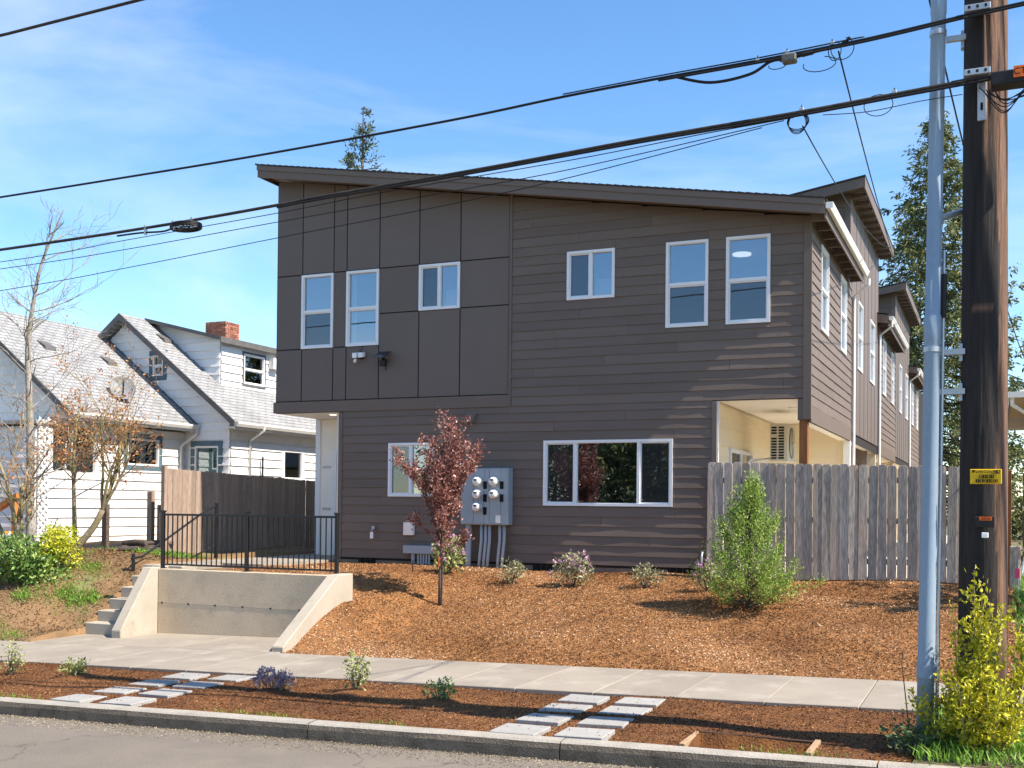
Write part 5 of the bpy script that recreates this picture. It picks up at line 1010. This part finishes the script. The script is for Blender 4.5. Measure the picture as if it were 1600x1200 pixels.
# a small tree just outside the right edge: its leafy shade falls on the mulch by the fence
t = thing('yard_tree', 'small leafy tree just beyond the right edge, shading the fence foot', 'tree', (4.75, -1.8, .8)); segs, tips = [], []
segs.append(([Vector((4.75, -1.8, .7)), Vector((4.77, -1.8, 2.0)), Vector((4.75, -1.8, 3.4))], [.08, .06, .03], 0))
for k in range(16): a = k*2.4; grow((4.75, -1.8, 1.9+.1*k), (math.cos(a), math.sin(a), .7), random.uniform(.8, 1.3), .025, 1, segs, tips, .6, (0, 4, 3), .1, .1, .55, .004)
wood(segs, 'trunk', m_bark, t); P_, D_ = along(tips, 5000, .06); leaves('crown', P_, D_, .09, l_laurel, t, .5, .6)
shrub('back_bush', 'yellow-green bush behind the dark back fence at the right edge', (4.4, 7.2, .8), (1.1, .8, 2.7), 2600, .10, l_rho, lumps=14)
# trees across the street behind the camera: they show in the window panes
for k, (x, y, h, r, lb) in enumerate(((-19, -37, 9, 4.2, 'second from left'), (-13.5, -38, 10.5, 4.6, 'tallest, in the middle'), (-8.5, -36, 8.5, 4.0, 'right of the tallest'), (-25, -40, 10, 4.6, 'farthest left'), (-3.5, -39, 9.5, 4.5, 'farthest right'), (-16.5, -43, 9, 5, 'set back behind the tallest'))):
    conifer('street_tree', 'dark evergreen across the street mirrored in the panes, '+lb, (x, y, -.3), h, r, 90, 9000, .42, l_dec, -.12, group='trees mirrored in the windows', z0=.03, power=.5)
# ---- grass
def grass(name, label, n, xr, yr, zf, hgt, mat, dens=None):
    P_ = []; 
    while len(P_) < n:
        x = random.uniform(*xr); y = random.uniform(*yr)
        if dens and random.random() > dens(x, y): continue
        P_.append((x, y, zf(x, y)-.01))
    D_ = [(random.gauss(0, .35), random.gauss(0, .35), 1) for _ in P_]; o = leaves(name, P_, D_, hgt, mat, None, .09, .12, .9); o['label'] = label; o['category'] = 'grass'; return stuff(o)
l_gr = leafmat('grass_blade', (.08, .17, .02), (.16, .32, .035), (.34, .50, .08), .5, .35)
def pat(x, y, s, t_): return max(0, min(1, (sum(math.sin(p*x*s+q*y*s+r) for p, q, r in _ph)/3-t_)*2))
grass('grass', 'green grass on the verge around the utility pole', 15000, (2.3, 6.5), (-10.15, -7.8), lambda x, y: zs(x), .14, l_gr, lambda x, y: .35+.65*pat(x, y, 2, -.2))
grass('grass', 'green lawn beyond the pavement right of the pole', 9000, (3.1, 6.5), (-5.9, 2.5), lambda x, y: zbank(min(x, 6), y)-.02, .16, l_gr)
grass('grass', 'tufts of grass on the dirt bank left of the steps', 5200, (-16, -11.2), (-5.9, -1.0), zleft, .09, l_gr, lambda x, y: pat(x, y, 1.5, .25))
grass('grass', 'weeds along the kerb edge', 500, (-12, 2.2), (-10.17, -10.05), lambda x, y: zs(x)-.01, .06, l_gr, lambda x, y: pat(x, y, 2, .3))
# ---- bark chips scattered on the mulch
def chips(name, label, n, xr, yr, zf, size, mat):
    x = rng.uniform(*xr, n); y = rng.uniform(*yr, n); P_ = [(a, b, zf(a, b)+.004) for a, b in zip(x, y)]
    D_ = rng.normal(size=(n, 3)); D_[:, 2] *= .35; o = leaves(name, P_, D_/np.linalg.norm(D_, axis=1)[:, None], size, mat, None, .42, .05, .5); o['label'] = label; o['category'] = 'bark chips'
    pt = np.zeros(n)
    for p, q, r in _ph: pt += np.sin(p*x*1.1+q*y*1.3+r)
    rv = np.clip(rng.beta(1.3, 2.2, n)+.15*pt/3, 0, 1); o.data.attributes['rnd'].data.foreach_set('value', rv.astype(np.float32)); return stuff(o)
l_chip = leafmat('bark_chip', (.10, .038, .013), (.31, .155, .062), (.78, .56, .36), .9, 0, .2)
l_chip2 = leafmat('dark_bark_chip', (.055, .02, .007), (.16, .066, .022), (.42, .24, .12), .9, 0, .2)
l_clod = leafmat('soil_clod', (.10, .058, .027), (.22, .135, .068), (.36, .24, .13), .95, 0, .1)
chips('bark_chips', 'orange-brown bark chips covering the bank before the house', 125000, (-6.38, 3.2), (-5.93, -.02), zbank, .031, l_chip)
chips('bark_chips', 'bark chips in the planting strip by the kerb', 42000, (-9, 2.3), (-10.14, -7.80), zstrip, .024, l_chip2)
chips('bark_chips', 'bark chips in the bed behind the railing', 7000, (-9.3, -6.4), (-4.05, -.05), zbed, .032, l_chip)
o = chips('soil_clods', 'loose soil clods on the dirt bank left of the steps', 22000, (-17, -11.15), (-5.93, -1.5), zleft, .045, l_clod); o['category'] = 'soil'
for x_ in (-6.05, -5.43, -.97, -.37):
    o = chips('bark_chips', 'stray bark chips lying on the stepping stones, '+('far left', 'inner left', 'inner right', 'far right')[(-6.05, -5.43, -.97, -.37).index(x_)]+' column', 45, (x_-.21, x_+.21), (-10.15, -8.05), lambda x, y: zs(x)+.018, .022, l_chip2)
# grass tufts on the dirt bank
for k, (x, y, n, r) in enumerate(((-11.9, -4.35, 420, .28), (-11.55, -4.2, 260, .2), (-12.6, -4.75, 260, .25), (-13.8, -5.3, 300, .3), (-14.6, -5.0, 260, .3), (-12.2, -3.6, 240, .35), (-12.0, -1.9, 500, .6))):
    P_ = [(x+random.gauss(0, r*.6), y+random.gauss(0, r*.35)) for _ in range(n)]; P_ = [(a, b, zleft(a, b)-.01) for a, b in P_ if a < -11.18 and b > -5.9]
    o = leaves('grass', P_, [(random.gauss(0, .4), random.gauss(0, .4), 1) for _ in P_], .12, l_gr, None, .10, .12, .9); o['label'] = 'bright green grass tuft on the dirt bank, '+('largest near the steps', 'beside the steps', 'below the leaning tree', 'low by the pavement', 'far left', 'at the crest', 'by the log pile')[k]; o['category'] = 'grass'; stuff(o)

# grit and leaf litter swept against the kerb
l_grit = leafmat('kerb_grit', (.12, .095, .065), (.30, .25, .18), (.50, .44, .34), .95, 0, .1)
o = chips('kerb_grit', 'pale grit and leaf litter in the gutter along the kerb', 9000, (-9, 3), (-10.75, -10.32), lambda x, y: zs(x)-.155, .018, l_grit); o['category'] = 'grit'
nv = len(o.data.vertices); co = np.empty(nv*3, np.float32); o.data.vertices.foreach_get('co', co); co = co.reshape(-1, 4, 3)
yy = co[:, 0, 1].copy(); ny = -10.33-.42*((-10.32-yy)/.43)**2.2; co[:, :, 1] += (ny-yy)[:, None]; o.data.vertices.foreach_set('co', co.reshape(-1)); o.data.update()
